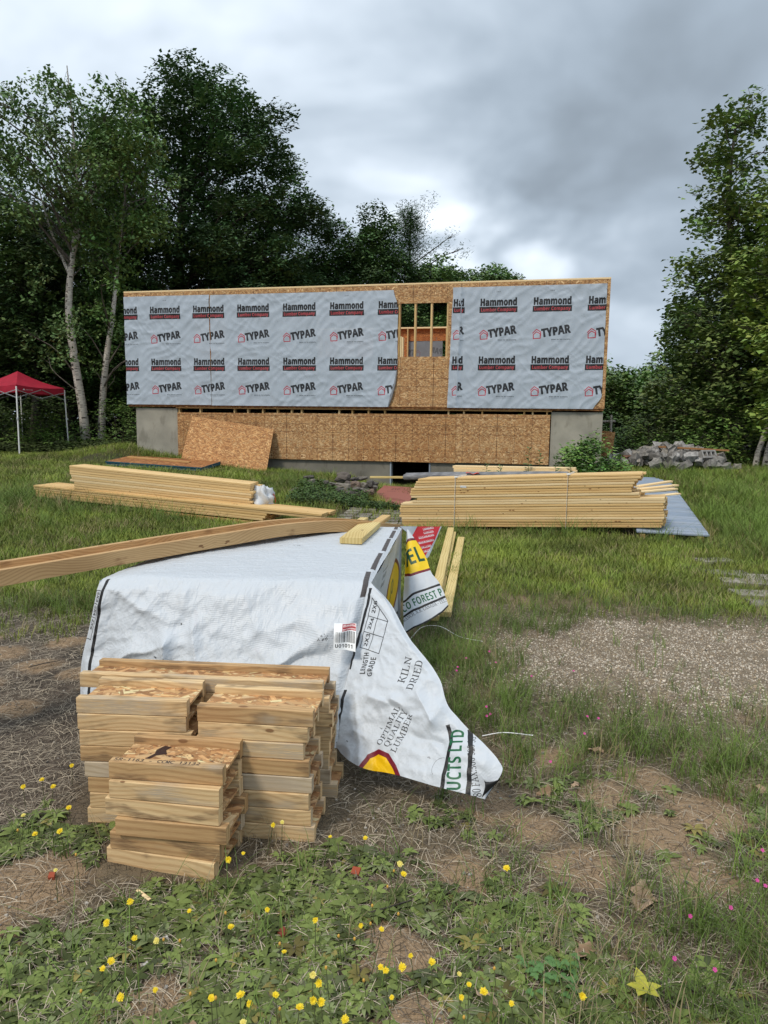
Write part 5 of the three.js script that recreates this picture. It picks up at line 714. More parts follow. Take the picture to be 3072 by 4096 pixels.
{ // two birches
  const R = RNG(1001), A = (z) => [V(-10.05, g0(-10.05, z), z), V(-10.15, 1.93, z), V(-10.46, 4.64, z), V(-10.4, 5.9, z), V(-10.21, 7.14, z), V(-10.03, 8.44, z), V(-10.05, 10, z), V(-10.2, 12.6, z)];
  const c1 = [...envelope(R, -10.6, -24, 7.2, 12.7, egg(2.7, 0.45), 95, 0.32, 0.62, 1, 0.9, 0.5), ...envelope(R, -10.4, -24, 3.2, 7.2, () => 1.5, 16, 0.3, 0.5)];
  tree('birch_tree', 'forked white-barked birch with an airy crown behind the canopy tent', LEFT, { trunk: A(-24), r0: 0.16, bark: M.birch, clumps: c1, kind: 'birch', per: 34, tint: [0.052, 0.082, 0.034], seed: 71, extra: [{ pts: [V(-10.33, 6.6, -24), V(-9.95, 7.7, -24), V(-9.41, 9.16, -24.1), V(-9.1, 11, -24.2)], r: 0.08 }, { pts: [V(-10.38, 6.2, -24), V(-10.9, 7.6, -23.9), V(-11.3, 9.4, -23.8)], r: 0.06 }] });
  const B = [V(-9.75, g0(-9.7, -24.5), -24.5), V(-9.64, 2.41, -24.5), V(-9.4, 4.0, -24.5), V(-9.23, 4.88, -24.5), V(-8.97, 6.83, -24.5), V(-8.63, 9.19, -24.5), V(-8.3, 12, -24.5)];
  const c2 = [...envelope(R, -8.8, -24.5, 6.5, 12.4, egg(1.9, 0.45), 74, 0.32, 0.62, 1, 0.9, 0.5), ...envelope(R, -9.1, -24.2, 2.8, 6.5, () => 1.4, 18, 0.3, 0.5)];
  tree('birch_tree', 'slim leaning birch nearer the house corner', LEFT, { trunk: B, r0: 0.13, bark: M.birch, clumps: c2, kind: 'birch', per: 36, tint: [0.05, 0.085, 0.028], seed: 72 });
}
{ // big oak and the trees round it
  const R = RNG(1002);
  const oc = [...envelope(R, -7.2, -29.5, 5.2, 15.0, (t) => 4.4 * Math.sqrt(Math.max(0.03, 1 - Math.pow(Math.abs(2 * t - 0.75) / 1.28, 2.2))), 175, 0.55, 0.95, 1, 0.8, 0.5), ...envelope(R, -5.4, -29, 5.5, 10.2, round_(1.8), 36, 0.5, 0.8)];
  tree('oak_tree', 'broad dark oak, tallest tree, overhanging the house end', LEFT, { trunk: [V(-8.5, g0(-8.5, -29.5), -29.5), V(-8.5, 4, -29.5), V(-8.35, 8, -29.5), V(-8.1, 11, -29.5), V(-8, 14, -29.5)], r0: 0.34, clumps: oc, per: 56, tint: [0.026, 0.05, 0.02], seed: 73 });
  const more = [[-12.8, -26, 9.2, 2.2, 3.2, 'slender dark tree behind the canopy tent peak', [0.03, 0.052, 0.018]], [-15.5, -27, 10.2, 2.8, 2.5, 'tall leafy tree at the outer edge behind the canopy', [0.034, 0.056, 0.02]], [-11.6, -29, 12.2, 2.6, 3, 'tall tree between the forked birch and the oak', [0.034, 0.062, 0.02]], [-6.2, -31, 9, 2.6, 2.2, 'mid-height dark tree under the oak crown', [0.028, 0.052, 0.018]], [-13.6, -31, 10.5, 3, 2.2, 'leafy tree deep behind the forked birch', [0.03, 0.056, 0.018]], [-9.6, -27, 7.2, 2.0, 1.6, 'low leafy tree between the two birches', [0.034, 0.064, 0.018]], [-5.4, -28.6, 7.4, 1.8, 2, 'small dark tree close behind the house end wall', [0.026, 0.05, 0.018]], [-17.5, -24, 7.5, 2.4, 1.6, 'lighter leafy tree outermost behind the canopy', [0.05, 0.085, 0.024]], [-7.4, -26.6, 5.2, 1.5, 1.4, 'young dark tree beside the house corner', [0.026, 0.046, 0.016]]];
  more.forEach(([x, z, h, w, y0, l, t], i) => tree('leafy_tree', l, LEFT, { trunk: [V(x, g0(x, z), z), V(x + 0.2, h * 0.4, z), V(x - 0.1, h * 0.95, z)], r0: 0.1 + h * 0.008, clumps: envelope(R, x, z, y0, h, egg(w, 0.5), 44 + h * 4, 0.5, 0.85), kind: i % 2 ? 'maple' : 'oak', per: 46, tint: t, seed: 80 + i }));
}
{ // behind the house
  const R = RNG(1003);
  const mids = [[-4.0, -33, 8.0, 2.0, 3, 'oak', 'small leafy tree showing between the oak and the double maple', [0.034, 0.06, 0.02]], [-2.4, -32, 10.2, 1.7, 3.2, 'oak', 'round-topped dark tree above the wide wrap sheet', [0.03, 0.058, 0.02]], [-0.7, -32.5, 10.5, 1.6, 3.2, 'oak', 'twin of the round-topped tree, close beside the pine', [0.03, 0.056, 0.02]], [2.4, -34, 9.2, 1.7, 3, 'maple', 'loose pale green tree above the open window', [0.055, 0.09, 0.032]], [3.7, -35, 8.6, 1.7, 3, 'maple', 'low pale green tree beside the pine', [0.05, 0.085, 0.03]], [5.2, -36, 9.2, 1.7, 3.6, 'maple', 'last small tree before the open sky', [0.048, 0.078, 0.03]], [6.4, -36, 8.7, 1.3, 3.6, 'maple', 'bushy treetop poking over the end of the house', [0.048, 0.075, 0.03]]];
  mids.forEach(([x, z, h, w, y0, k, l, t], i) => tree('leafy_tree', l, MID, { trunk: [V(x, g0(x, z), z), V(x + 0.1, h * 0.5, z), V(x, h * 0.96, z)], r0: 0.12, clumps: envelope(R, x, z, y0, h, egg(w, 0.52), 96, 0.5, 0.8), kind: k, per: 60, tint: t, seed: 120 + i }));
  // pine: whorls of upswept branches
  const x = 0.95, z = -33.6, top = 11.0, cl = []; for (let y = 4; y < top; y += 0.42) { const L = lerp(2.1, 0.12, (y - 4) / (top - 4)); for (let k = 0; k < 6; k++) { const a = R() * 6.3; for (const f of [0.45, 0.75, 1]) cl.push([x + Math.cos(a) * L * f, y + 0.35 * L * f + (f === 1 ? 0.3 : 0), z + Math.sin(a) * L * f, 0.34]); } } for (const [dx, dy] of [[1.3, 9.6], [1.9, 9.9], [2.4, 9.3], [-0.9, 10.2], [0.6, 10.8], [0.2, 11.2], [0.9, 11.4]]) cl.push([x + dx, dy - 0.2, z, 0.3], [x + dx + 0.1, dy + 0.15, z, 0.22]);
  tree('pine_tree', 'spiky-topped pine rising behind the house', MID, { trunk: [V(x, g0(x, z), z), V(x, 6, z), V(x + 0.1, 11.3, z)], r0: 0.16, clumps: cl, kind: 'fine', per: 42, tint: [0.032, 0.058, 0.026], seed: 140, flat: 0.9 });
}
{ // right-hand wood edge
  const R = RNG(1004);
  const mt = [V(10.2, g0(10.2, -21), -21), V(10.15, 3, -21), V(9.9, 5.6, -21), V(9.6, 8, -21), V(9.65, 10.1, -21)];
  const mc = [...envelope(R, 9.7, -21, 1.6, 10.4, (t) => lerp(2.0, 0.5, Math.pow(t, 1.1)) * (t < 0.1 ? 0.8 : 1), 165, 0.32, 0.58, 1, 0.9, 0.55), ...envelope(R, 9.6, -21, 7.4, 10.5, (t) => lerp(1.5, 0.7, t), 26, 0.2, 0.34)];
  tree('maple_tree', 'tapering maple with a thin open top beyond the rubble heap', RIGHT, { trunk: mt, r0: 0.19, bark: M.barkGrey, clumps: mc, kind: 'maple', per: 34, tint: [0.06, 0.086, 0.03], seed: 150, vary: 0.5 });
  const rs = [[10.4, -17.6, 8.6, 1.9, 1.4, 'maple', 'yellow-green leafy tree at the frame edge by the wood', [0.085, 0.115, 0.03]], [12.2, -20, 10, 2.4, 1.4, 'maple', 'tall green tree crowding the thin-topped maple', [0.055, 0.085, 0.026]], [10.5, -24, 6.4, 1.6, 1.2, 'maple', 'dark low tree behind the thin-topped maple', [0.038, 0.062, 0.02]], [12.2, -23.5, 7.5, 2.2, 1.2, 'oak', 'dark tree in the shade behind the yellow-green one', [0.03, 0.05, 0.018]], [8.3, -26, 3.3, 1.5, 1, 'maple', 'low bushy tree behind the rubble heap', [0.044, 0.074, 0.022]], [14, -18.5, 9, 2.5, 1.2, 'oak', 'dark tree outermost at the wood edge', [0.034, 0.058, 0.02]], [9.8, -28, 3.7, 1.7, 1, 'maple', 'far low tree in line with the rubble plank', [0.05, 0.084, 0.026]], [11.3, -31, 4.1, 1.6, 1, 'maple', 'far pale tree right of the house corner', [0.058, 0.095, 0.032]], [8.9, -34, 4.4, 1.6, 1, 'birch', 'far feathery tree beside the house corner', [0.06, 0.1, 0.036]], [10.8, -36, 4.7, 1.6, 1, 'birch', 'farthest feathery tree past the house corner', [0.062, 0.1, 0.04]], [7.5, -30, 3.6, 1.4, 1, 'maple', 'low pale tree close past the house corner', [0.056, 0.09, 0.03]]];
  rs.forEach(([x, z, h, w, y0, k, l, t], i) => tree('leafy_tree', l, RIGHT, { trunk: [V(x, g0(x, z), z), V(x + 0.1, h * 0.5, z), V(x - 0.1, h * 0.96, z)], r0: 0.09 + h * 0.008, bark: M.barkGrey, clumps: envelope(R, x, z, y0 - 0.4, h, egg(w, 0.55), 40 + h * 6, 0.4, 0.7), kind: k, per: 44, tint: t, seed: 160 + i }));
  const bt = thing('twin_birch', 'twin pale birch trunks at the wood edge', 'tree', RIGHT, [9.55, 0.4, -17.9]); mk('trunk', limbG([V(0, -0.2, 0), V(0.1, 0.6, 0), V(0.35, 1.6, 0), V(0.6, 3.2, 0)], [0.1, 0.09, 0.08, 0.06], 9, 0.8), M.birch, bt); mk('trunk', limbG([V(-0.2, -0.2, -0.1), V(-0.12, 0.5, -0.1), V(0.2, 1.5, -0.2), V(0.7, 3.4, -0.3)], [0.08, 0.07, 0.06, 0.05], 9, 0.8), M.birch, bt);
}
function shrub(label, x, z, w, h, tint, n, kind = 'bush', group = 'shrubs along the wood edge', name = 'shrub', per = 40) {
  const R = RNG((x * 97 + z * 13) | 0), y = G(x, z), cl = envelope(R, x, z, y + 0.1 * h, y + h, (t) => w * Math.sqrt(Math.max(0.05, 1 - (t - 0.25) ** 2 / 0.62)), n, Math.min(0.32, w * 0.32), Math.min(0.5, w * 0.45));
  return tree(name, label, group, { trunk: [V(x, y - 0.05, z), V(x + 0.02, y + h * 0.4, z), V(x, y + h * 0.8, z)], r0: 0.03, clumps: cl, kind, per, tint, seed: (x * 31 + z * 7) | 0, category: 'shrub', twig: 0.006 });
}
{
  const D = [0.03, 0.05, 0.016], Lg = [0.06, 0.1, 0.024];
  const S = [[-14.5, -23.5, 1.3, 1.5, Lg, 'pale shrub left of the tent back legs'], [-12.6, -24.2, 1.2, 1.6, D, 'dark shrub straight behind the tent'], [-11.4, -23.6, 1.0, 1.1, Lg, 'bright low shrub between the tent legs'], [-10.9, -24.6, 1.1, 1.9, D, 'dark shrub at the foot of the forked birch'], [-9.0, -23.8, 0.9, 1.4, [0.045, 0.075, 0.02], 'leafy shrub at the foot of the slim birch'], [-8.0, -24.5, 1.1, 2.0, D, 'dark shrub beside the concrete corner pier'], [-7.6, -22.6, 0.8, 1.0, [0.04, 0.066, 0.02], 'low shrub tucked by the concrete corner pier'], [-9.9, -22.8, 0.9, 0.7, Lg, 'low fern-like shrub before the birches'], [-13.6, -22.4, 1, 0.8, Lg, 'low bright shrub beside the tent'],
    [6.9, -20.5, 0.9, 0.9, [0.075, 0.12, 0.03], 'bright low shrub behind the rubble heap'], [7.9, -21.5, 1.2, 1.5, D, 'dark shrub behind the rubble heap'], [9.4, -19.6, 1.1, 1.8, [0.06, 0.1, 0.026], 'tall fresh green shrub past the plank end'], [8.6, -19.0, 0.8, 0.9, [0.055, 0.09, 0.024], 'low shrub close behind the rubble heap'], [10.9, -19.2, 1.2, 1.4, D, 'dark shrub at the pale birch trunks'], [6.2, -23, 1.0, 1.3, [0.06, 0.1, 0.03], 'pale shrub past the pole rail'], [10.4, -16.6, 0.8, 0.7, [0.06, 0.1, 0.025], 'ferny shrub in front of the pale birch trunks'], [12.5, -17, 1.3, 1.6, D, 'dark shrub at the wood edge']];
  for (const [x, z, w, h, t, l] of S) shrub(l, x, z, w, h, t, 22);
  // weeds against the house
  const wb = shrub('bushy green weed clump at the concrete house corner', 4.3, -15.2, 0.55, 0.78, [0.06, 0.11, 0.03], 34, 'bush', 'weeds against the house', 'weed_bush', 150); shrub('lower weed clump beside the bushy one', 4.98, -15.3, 0.4, 0.4, [0.07, 0.12, 0.032], 14, 'bush', 'weeds against the house', 'weed_bush', 120);
  // far wood that reads as one mass
  const R = RNG(1010), list = [[], []];
  for (let i = 0; i < 22000; i++) { const a = lerp(-1.15, 1.15, R()), right = a > 0.12, d = (right ? 40 : 34) + R() * 9, x = Math.sin(a) * d, z = -Math.cos(a) * d, hm = (a < -0.1 ? 6.5 : a < 0.12 ? 5.5 : 2.7) + (right ? 1 : 2) * n3(a * 9, 3, 3) + (a < -0.1 ? 1.5 * n3(a * 23, 1, 1) : 0), y = 0.6 + Math.pow(R(), 0.8) * hm, t = 0.5 + R() * 0.7; list[i % 2].push({ x, y, z, ry: R() * 6, rx: R() - 0.5, rz: R() - 0.5, s: 1.9 + R() * 1.4, c: [0.075 * t, 0.125 * t, 0.042 * t] }); }
  list.forEach((l, i) => tag(instances('far_forest', SPRAY.oak[i], M.leafMat, l), 'dense far wood closing off the clearing', 'forest', null, 'stuff'));
}
// tall single-stem weeds rising behind the lumber
const stemWeeds = [[1.95, -13.6, 0.42], [2.2, -13.5, 0.35], [2.75, -13.6, 0.62], [3.2, -13.3, 0.5], [3.5, -13.4, 0.66], [3.75, -13.2, 0.72], [4.0, -13.2, 0.6], [3.05, -14.0, 0.5]];
{
  const leafG = (() => { const P = [], U = [], I = []; return sheetG(2, 4, (i, j) => { const w = 0.5 * Math.sin(Math.PI * Math.min(0.98, 0.04 + j * 0.96)) * 0.36; return [(i - 0.5) * 2 * w, -0.12 * j * j + 0.03 * Math.abs(i - 0.5), j, i, j]; }); })();
  stemWeeds.forEach(([x, z, h], q) => {
    const R = RNG(2000 + q), y = G(x, z) + 0.28, o = thing('stem_weed', `single-stemmed weed behind the strapped lumber, ${ORD[q].replace('top', 'first')} along from the doorway`, 'weed', 'single-stem weeds', [x, y - 0.3, z]); mk('stem', limbG([V(0, 0, 0), V(0.01, h * 0.5 + 0.15, 0), V(0, h + 0.3, 0)], [0.006, 0.005, 0.002], 5), rough(0x53642c, 0.8), o);
    const gs = []; for (let k = 0; k < 26; k++) { const g = leafG.clone(), s = 0.15 * (1 - 0.45 * k / 26), a = k * 2.4; g.scale(s, s, s); g.rotateZ((R() - 0.5) * 1.2); g.rotateX(0.25 - 0.9 * (k / 26) + (R() - 0.5) * 0.5); g.rotateY(a); g.translate(0, 0.14 + (h + 0.16) * k / 26, 0); gs.push(g); } const lm = mk('leaves', mergeGeometries(gs), rough(new THREE.Color().setRGB(0.085, 0.15, 0.04), 0.6), o);
  });
}
// ---------------------------------------------------------------- grass, weeds, litter
function tuftG(n, hmin, hmax, spread, lean, wid, seed) {
  const R = RNG(seed), P = [], I = [];
  for (let i = 0; i < n; i++) {
    const a = R() * 6.283, r = spread * Math.sqrt(R()), b = V(Math.cos(a) * r, 0, Math.sin(a) * r), h = lerp(hmin, hmax, R()), d = R() * 6.283, L = lean * (0.3 + R()) * h, dx = Math.cos(d), dz = Math.sin(d), w = wid * (0.7 + 0.6 * R()), k = P.length / 3, sx = -dz * w, sz = dx * w, tw = R() * 0.6;
    const at = (t) => [b.x + dx * L * t * t, h * (t - 0.18 * lean * t * t * t), b.z + dz * L * t * t];
    for (const [t, s] of [[0, 1], [0.4, 0.9], [0.75, 0.6]]) { const p = at(t); P.push(p[0] + sx * s, p[1], p[2] + sz * s, p[0] - sx * s, p[1], p[2] - sz * s); } const p = at(1); P.push(...p);
    I.push(k, k + 1, k + 2, k + 1, k + 3, k + 2, k + 2, k + 3, k + 4, k + 3, k + 5, k + 4, k + 4, k + 5, k + 6);
  }
  const g = new THREE.BufferGeometry(); g.setAttribute('position', new THREE.Float32BufferAttribute(P, 3)); g.setIndex(I); g.computeVertexNormals(); return g;
}
const inRect = (x, z, cx, cz, a, hl, hd) => { const dx = x - cx, dz = z - cz, u = dx * Math.cos(a) - dz * Math.sin(a), v = dx * Math.sin(a) + dz * Math.cos(a); return Math.abs(u) < hl && Math.abs(v) < hd; };
function blocked(x, z) { // places where things stand
  if (x > -1.5 && x < -0.02 && z < -3.42 && z > -5.5) return true; if (x > -1.28 && x < -0.2 && z < -2.6 && z > -3.42) return true; if (x > -1.0 && x < -0.53 && z < -2.28 && z > -2.66) return true;
  if (inRect(x, z, 2.05, -10.9, -0.413, 2.0, 0.32)) return true; if (inRect(x, z, -3.3, -11.1, -0.265, 2.45, 0.22) || inRect(x, z, 2.4, -11.7, -0.42, 1.6, 0.3)) return true;
  const u = (x - 4.458) * 0.9756 + (z + 9.607) * 0.2195, v = -(x - 4.458) * 0.2195 + (z + 9.607) * 0.9756; if (u < 0.02 + (-v) * 0.0535 && u > -0.97 + (-v) * 0.0535 && v < 0 && v > -5.6) return true;
  if (inRect(x, z, -5.4, -17.15, -0.17, 1.3, 0.85) || inRect(x, z, 0.2, -14.7, 0.3, 0.42, 1.2)) return true;
  const s = (x - HP.x) * 0.9756 + (z - HP.z) * 0.2195, t = -(x - HP.x) * 0.2195 + (z - HP.z) * 0.9756; if (s > 0.1 && s < 12.2 && t < -0.05) return true;
  return false;
}
{
  const R = RNG(4242), short_ = [[], []], tall = [[], []], thin = [[], []], dry = [];
  const lawnCol = (x, z) => { const n = fbm(x * 0.9, z * 0.9, 51, 3), m = fbm(x * 3, z * 3, 53, 2), t = 0.78 + 1.5 * n + R() * 0.5; const b = [0.178 + 0.08 * clamp(m + 0.2), 0.245, 0.042]; return [b[0] * t, b[1] * t, b[2] * t]; };
  const fieldTall = (x, z) => { // long grass stands
    const e = (cx, cz, rx, rz, k = 1) => k * clamp(1.35 - Math.hypot((x - cx) / rx, (z - cz) / rz) + 0.5 * n3(x * 2, z * 2, 9));
    return Math.max(e(-6.3, -10.6, 1.7, 1.9), e(-4.6, -10.3, 1.5, 0.5, 0.8), e(-3.1, -10.35, 0.5, 0.3, 0.7), e(5.7, -10.0, 0.9, 1.6, 1.5), e(6.7, -12.5, 1.1, 2, 1.5), e(8.2, -13.5, 2.4, 3, 0.9), e(7, -15.6, 2.2, 0.7, 0.75), e(0.5, -4.6, 0.4, 0.5, 0.9), e(0.6, -3.75, 0.34, 0.5, 0.85), e(0.95, -3.75, 0.4, 0.3, 0.9), e(1.3, -3.4, 0.45, 0.25, 0.9), e(1.75, -3.1, 0.45, 0.25, 0.9), e(0.8, -3.2, 0.35, 0.25, 0.7), e(0.3, -3.7, 0.2, 0.4, 0.6), e(2.1, -2.9, 0.5, 0.3, 0.8), e(0.9, -5.4, 0.5, 0.3, 0.5), e(1.25, -1.85, 0.45, 0.5, 0.85), e(1.6, -2.4, 0.5, 0.5, 0.6), e(-1.9, -15.3, 0.7, 0.9, 0.9), e(-1.6, -16.6, 0.8, 0.6, 0.7), e(-6.4, -18.1, 0.9, 0.4, 0.8), e(1.1, -10.55, 0.5, 0.25, 0.8), e(2.5, -9.95, 0.8, 0.22, 0.6), e(3.6, -9.35, 0.5, 0.22, 0.7), e(-2.5, -5.8, 0.6, 0.35, 0.6), e(5.3, -8.3, 1, 1, 0.6), e(-1.5, -13.9, 0.7, 0.6, 0.5));
  };
  for (let z = -1.25; z > -23; z -= 0.125) {
    const d = -z, wd = 0.6 * d + 0.7;
    for (let x = -wd; x < wd; x += 0.125) {
      const px = x + R() * 0.125, pz = z - R() * 0.125; if (blocked(px, pz)) continue;
      const k = cover(px, pz), sand = sandK(px, pz), A = 0.0156, lf = d < 7 ? 1 : d < 12 ? 0.72 : 0.42, sc = d < 7 ? 1 : d < 12 ? 1.25 : 1.6, pav = (px > -0.9 && px < 0.6 && pz < -11.2 && pz > -13.3) ? 0.25 : 1;
      let nS = k.lawn * (1 - 0.75 * k.path) * 330 * lf * A * pav; const tl = fieldTall(px, pz) * (1 - sand); let nT = tl * (d < 6 ? 185 : 90 * lf) * A * pav;
      const fore = (1 - k.lawn) * (1 - k.gravel * 0.93) * (1 - 0.9 * k.dirtL) * (1 - sand);
      let nN = fore * (0.25 + 1.5 * clamp(k.n + 0.25 + 0.3 * (px > 0.35 ? 1 : 0))) * 95 * A * (px > 0.3 ? 1.6 : 0.95);
      if (k.gravel > 0.3) nN += 3 * A * sstep(0.0, 0.2, k.f) * 3;
      const put = (arr, n, mk_) => { let c = Math.floor(n) + (R() < n % 1 ? 1 : 0); while (c-- > 0) { const qx = px + (R() - 0.5) * 0.14, qz = pz + (R() - 0.5) * 0.14; if (blocked(qx, qz)) continue; arr[(R() * 2) | 0].push({ x: qx, y: G(qx, qz) - 0.006, z: qz, ry: R() * 6.3, rx: (R() - 0.5) * 0.25, rz: (R() - 0.5) * 0.25, ...mk_(qx, qz) }); } };
      put(short_, nS, (a, b) => ({ s: sc * (0.75 + 0.6 * R()), c: R() < 0.08 + 0.3 * clamp(2 * fbm(a * 0.8, b * 0.8, 61, 3)) ? [0.34, 0.29, 0.14] : lawnCol(a, b) }));
      put(tall, nT, (a, b) => { const t = (a > 5 ? 1.35 : 1) * (0.65 + 0.55 * R() + 0.4 * n3(a * 3, b * 3, 2)); return { s: (d < 6 ? 0.56 : 1) * (0.6 + 0.6 * R()), c: R() < 0.08 ? [0.3, 0.24, 0.12] : [0.138 * t, 0.21 * t, 0.038 * t] }; });
      put(thin, nN, () => { const t = 0.7 + 0.6 * R(); return { s: 0.7 + 0.7 * R(), c: R() < 0.22 ? [0.32, 0.26, 0.15] : [0.14 * t, 0.21 * t, 0.048 * t] }; });
    }
  }
  const gm = new THREE.MeshPhysicalMaterial({ roughness: 0.6, side: THREE.DoubleSide, transmission: 0.12, thickness: 0, ior: 1.3 });
  short_.forEach((l, i) => tag(instances('lawn_grass', tuftG(15, 0.035, 0.1, 0.075, 0.7, 0.0021, 500 + i), gm, l), 'short mown lawn grass round the lumber piles', 'grass'));
  tall.forEach((l, i) => tag(instances('long_grass', tuftG(20, 0.14, 0.42, 0.11, 1.0, 0.0024, 510 + i), gm, l), 'long unmown grass in tufts', 'grass'));
  thin.forEach((l, i) => tag(instances('sparse_grass', tuftG(8, 0.05, 0.17, 0.03, 0.9, 0.0014, 520 + i), gm, l), 'thin scattered grass blades on the bare ground', 'grass'));
  // dry straw and thatch
  const strawG = sheetG(1, 4, (i, j) => [(j - 0.5) * 0.075, 0.003 * Math.sin(j * 3), (i - 0.5) * 0.0019 + 0.012 * (j - 0.5) ** 2, i, j]), st = [];
  for (let i = 0; i < 105000; i++) { const z = -1.3 - 4.8 * Math.pow(R(), 1.25), w = 0.58 * -z + 0.5, x = (R() * 2 - 1) * w; if (blocked(x, z)) continue; const k = cover(x, z); if (R() > (0.55 + 0.45 * k.dirtL) * (1 - 0.75 * k.gravel) * (1 - 0.6 * sandK(x, z))) continue; const t = 0.5 + R() * 0.75, dk = R() < 0.3; st.push({ x, y: G(x, z) + 0.003 + R() * 0.014, z, ry: R() * 6.3, rz: (R() - 0.5) * 0.35, rx: R() * 0.5, s: 0.4 + R() * 0.75, c: dk ? [0.16 * t, 0.125 * t, 0.095 * t] : [0.48 * t, 0.405 * t, 0.3 * t] }); }
  tag(instances('straw', strawG, new THREE.MeshStandardMaterial({ roughness: 0.9, side: THREE.DoubleSide }), st), 'dry straw and dead stalks covering the bare ground', 'straw');
  // gravel
  const pg = new THREE.IcosahedronGeometry(1, 1), pp = pg.attributes.position; for (let i = 0; i < pp.count; i++) { const a = pp.getX(i), b = pp.getY(i), c = pp.getZ(i), q = 1 + 0.4 * n3(a * 1.6, b * 1.6, c * 1.6 + 3); pp.setXYZ(i, a * q, b * q * 0.65, c * q * 0.85); } pg.computeVertexNormals();
  const gv = []; for (let i = 0; i < 130000 && gv.length < 34000; i++) { const x = 0.4 + R() * 4.2, z = -3.0 - R() * 3.2, k = cover(x, z); if (R() > k.gravel * (0.35 + 0.9 * clamp(0.5 + 1.6 * fbm(x * 2.3, z * 2.3, 57, 3)))) continue; const t = 0.4 + R() * 0.75, br = R() < 0.35; gv.push({ x, y: G(x, z) + 0.002, z, ry: R() * 6.3, rx: R(), s: 0.0022 + R() * R() * 0.0065, c: br ? [0.44 * t, 0.34 * t, 0.23 * t] : [0.72 * t, 0.64 * t, 0.53 * t] }); }
  for (let i = 0; i < 1500; i++) { const z = -1.4 - R() * 4, x = (R() * 2 - 1) * (0.58 * -z + 0.4); if (blocked(x, z)) continue; const t = 0.2 + R() * 0.8; gv.push({ x, y: G(x, z) + 0.002, z, ry: R() * 6, rx: R(), s: 0.003 + R() * R() * 0.008, c: [0.5 * t, 0.46 * t, 0.4 * t] }); }
  tag(instances('gravel', pg, rough(0xffffff, 0.9), gv), 'pale crushed gravel on the drive patch', 'gravel');
  // broad-leaved ground weeds
  const rosette = (seed, n, L, W, up) => { const Q = RNG(seed), gs = []; for (let i = 0; i < n; i++) { const g = sheetG(2, 4, (a, j) => { const w = W * Math.pow(Math.sin(Math.PI * Math.pow(0.03 + j * 0.95, 0.8)), 0.8) * (1 + 0.1 * Math.sin(j * 14)), l = L * (0.7 + 0.3 * ((i * 7) % 5) / 4); return [(a - 0.5) * w, 0.25 * Math.abs(a - 0.5) * w + l * (up * j - (up + 0.12) * j * j), 0.004 + l * j, a, j]; }); g.rotateY(i * 2.4 + Q() * 0.7); g.rotateX((Q() - 0.5) * 0.3); gs.push(g); } return mergeGeometries(gs); };
  const rg = [rosette(1, 7, 0.075, 0.026, 0.5), rosette(2, 6, 0.06, 0.024, 0.75), rosette(3, 8, 0.05, 0.012, 0.6)], rl = [[], [], []];
  const weedK = (x, z) => { const e = (cx, cz, rx, rz, k = 1) => k * clamp(1.5 - 1.1 * Math.hypot((x - cx) / rx, (z - cz) / rz) + 0.9 * n3(x * 3.3, z * 3.3, 12) + 0.5 * n3(x * 8, z * 8, 14)); return Math.max(e(-1.28, -2.52, 0.24, 0.2, 1.2), e(-0.55, -1.78, 0.62, 0.3), e(-0.2, -2.12, 0.5, 0.2, 0.9), e(-0.55, -2.08, 0.35, 0.16, 0.8), e(-1.15, -1.8, 0.35, 0.25, 0.75), e(0.05, -1.7, 0.45, 0.25, 0.8), e(0.42, -2.1, 0.25, 0.22, 0.6), e(-0.05, -2.4, 0.28, 0.12, 0.55), e(0.9, -2.85, 0.3, 0.2, 0.35), e(1.4, -2.6, 0.3, 0.25, 0.45), e(0.35, -2.75, 0.2, 0.12, 0.3), e(0.55, -1.75, 0.3, 0.2, 0.6)) * (1 - sandK(x, z)); };
  for (let i = 0; i < 52000; i++) { const z = -1.3 - R() * 1.9, x = (R() * 2 - 1) * (0.6 * -z + 0.2); if (blocked(x, z) || R() > 0.29 * weedK(x, z)) continue; const t = 0.3 + R() * 0.95, q = R(); rl[(R() * 3) | 0].push({ x, y: G(x, z) + 0.002 + 0.012 * R(), z, ry: R() * 6.3, rx: (R() - 0.5) * 0.4, rz: (R() - 0.5) * 0.4, s: 0.32 + R() * 0.5, c: q < 0.15 ? [0.2 * t, 0.24 * t, 0.1 * t] : q < 0.2 ? [0.28 * t, 0.24 * t, 0.07 * t] : [0.18 * t, 0.23 * t, 0.062 * t] }); }
  rl.forEach((l, i) => tag(instances('ground_weeds', rg[i], gm, l), 'low broad-leaved weeds creeping over the dry ground', 'weeds'));
  // dark leafy cover below the stones
  const cv = []; for (let i = 0; i < 2600; i++) { const x = -1.75 + R() * 2.0, z = -12.9 - R() * 2.3; if (blocked(x, z) || (x > -0.35 && z < -13.2)) continue; const t = 0.6 + R() * 0.6; cv.push({ x, y: G(x, z) + 0.03 + 0.08 * R(), z, ry: R() * 6, s: 0.42 + R() * 0.35, c: [0.07 * t, 0.13 * t, 0.03 * t] }); }
  tag(instances('creeping_cover', SPRAY.bush[0], gm, cv), 'low leafy ground cover round the field stones', 'ground cover');
  // leafy mat at the wood edge
  const ed = []; for (let i = 0; i < 9000; i++) { const lft = i % 3 > 0, x = lft ? -16 + R() * 10 : 5.6 + R() * 8, z = lft ? -21.4 - R() * 2.5 : -18.4 - R() * 3; if (blocked(x, z)) continue; const t = 0.5 + R() * 0.7; ed.push({ x, y: G(x, z) + 0.3 * R() * R() + 0.04, z, ry: R() * 6, s: 0.8 + R() * 0.8, c: [0.075 * t, 0.11 * t, 0.028 * t] }); }
  tag(instances('edge_undergrowth', SPRAY.bush[1], gm, ed), 'ferny undergrowth along the wood edge', 'undergrowth');
}
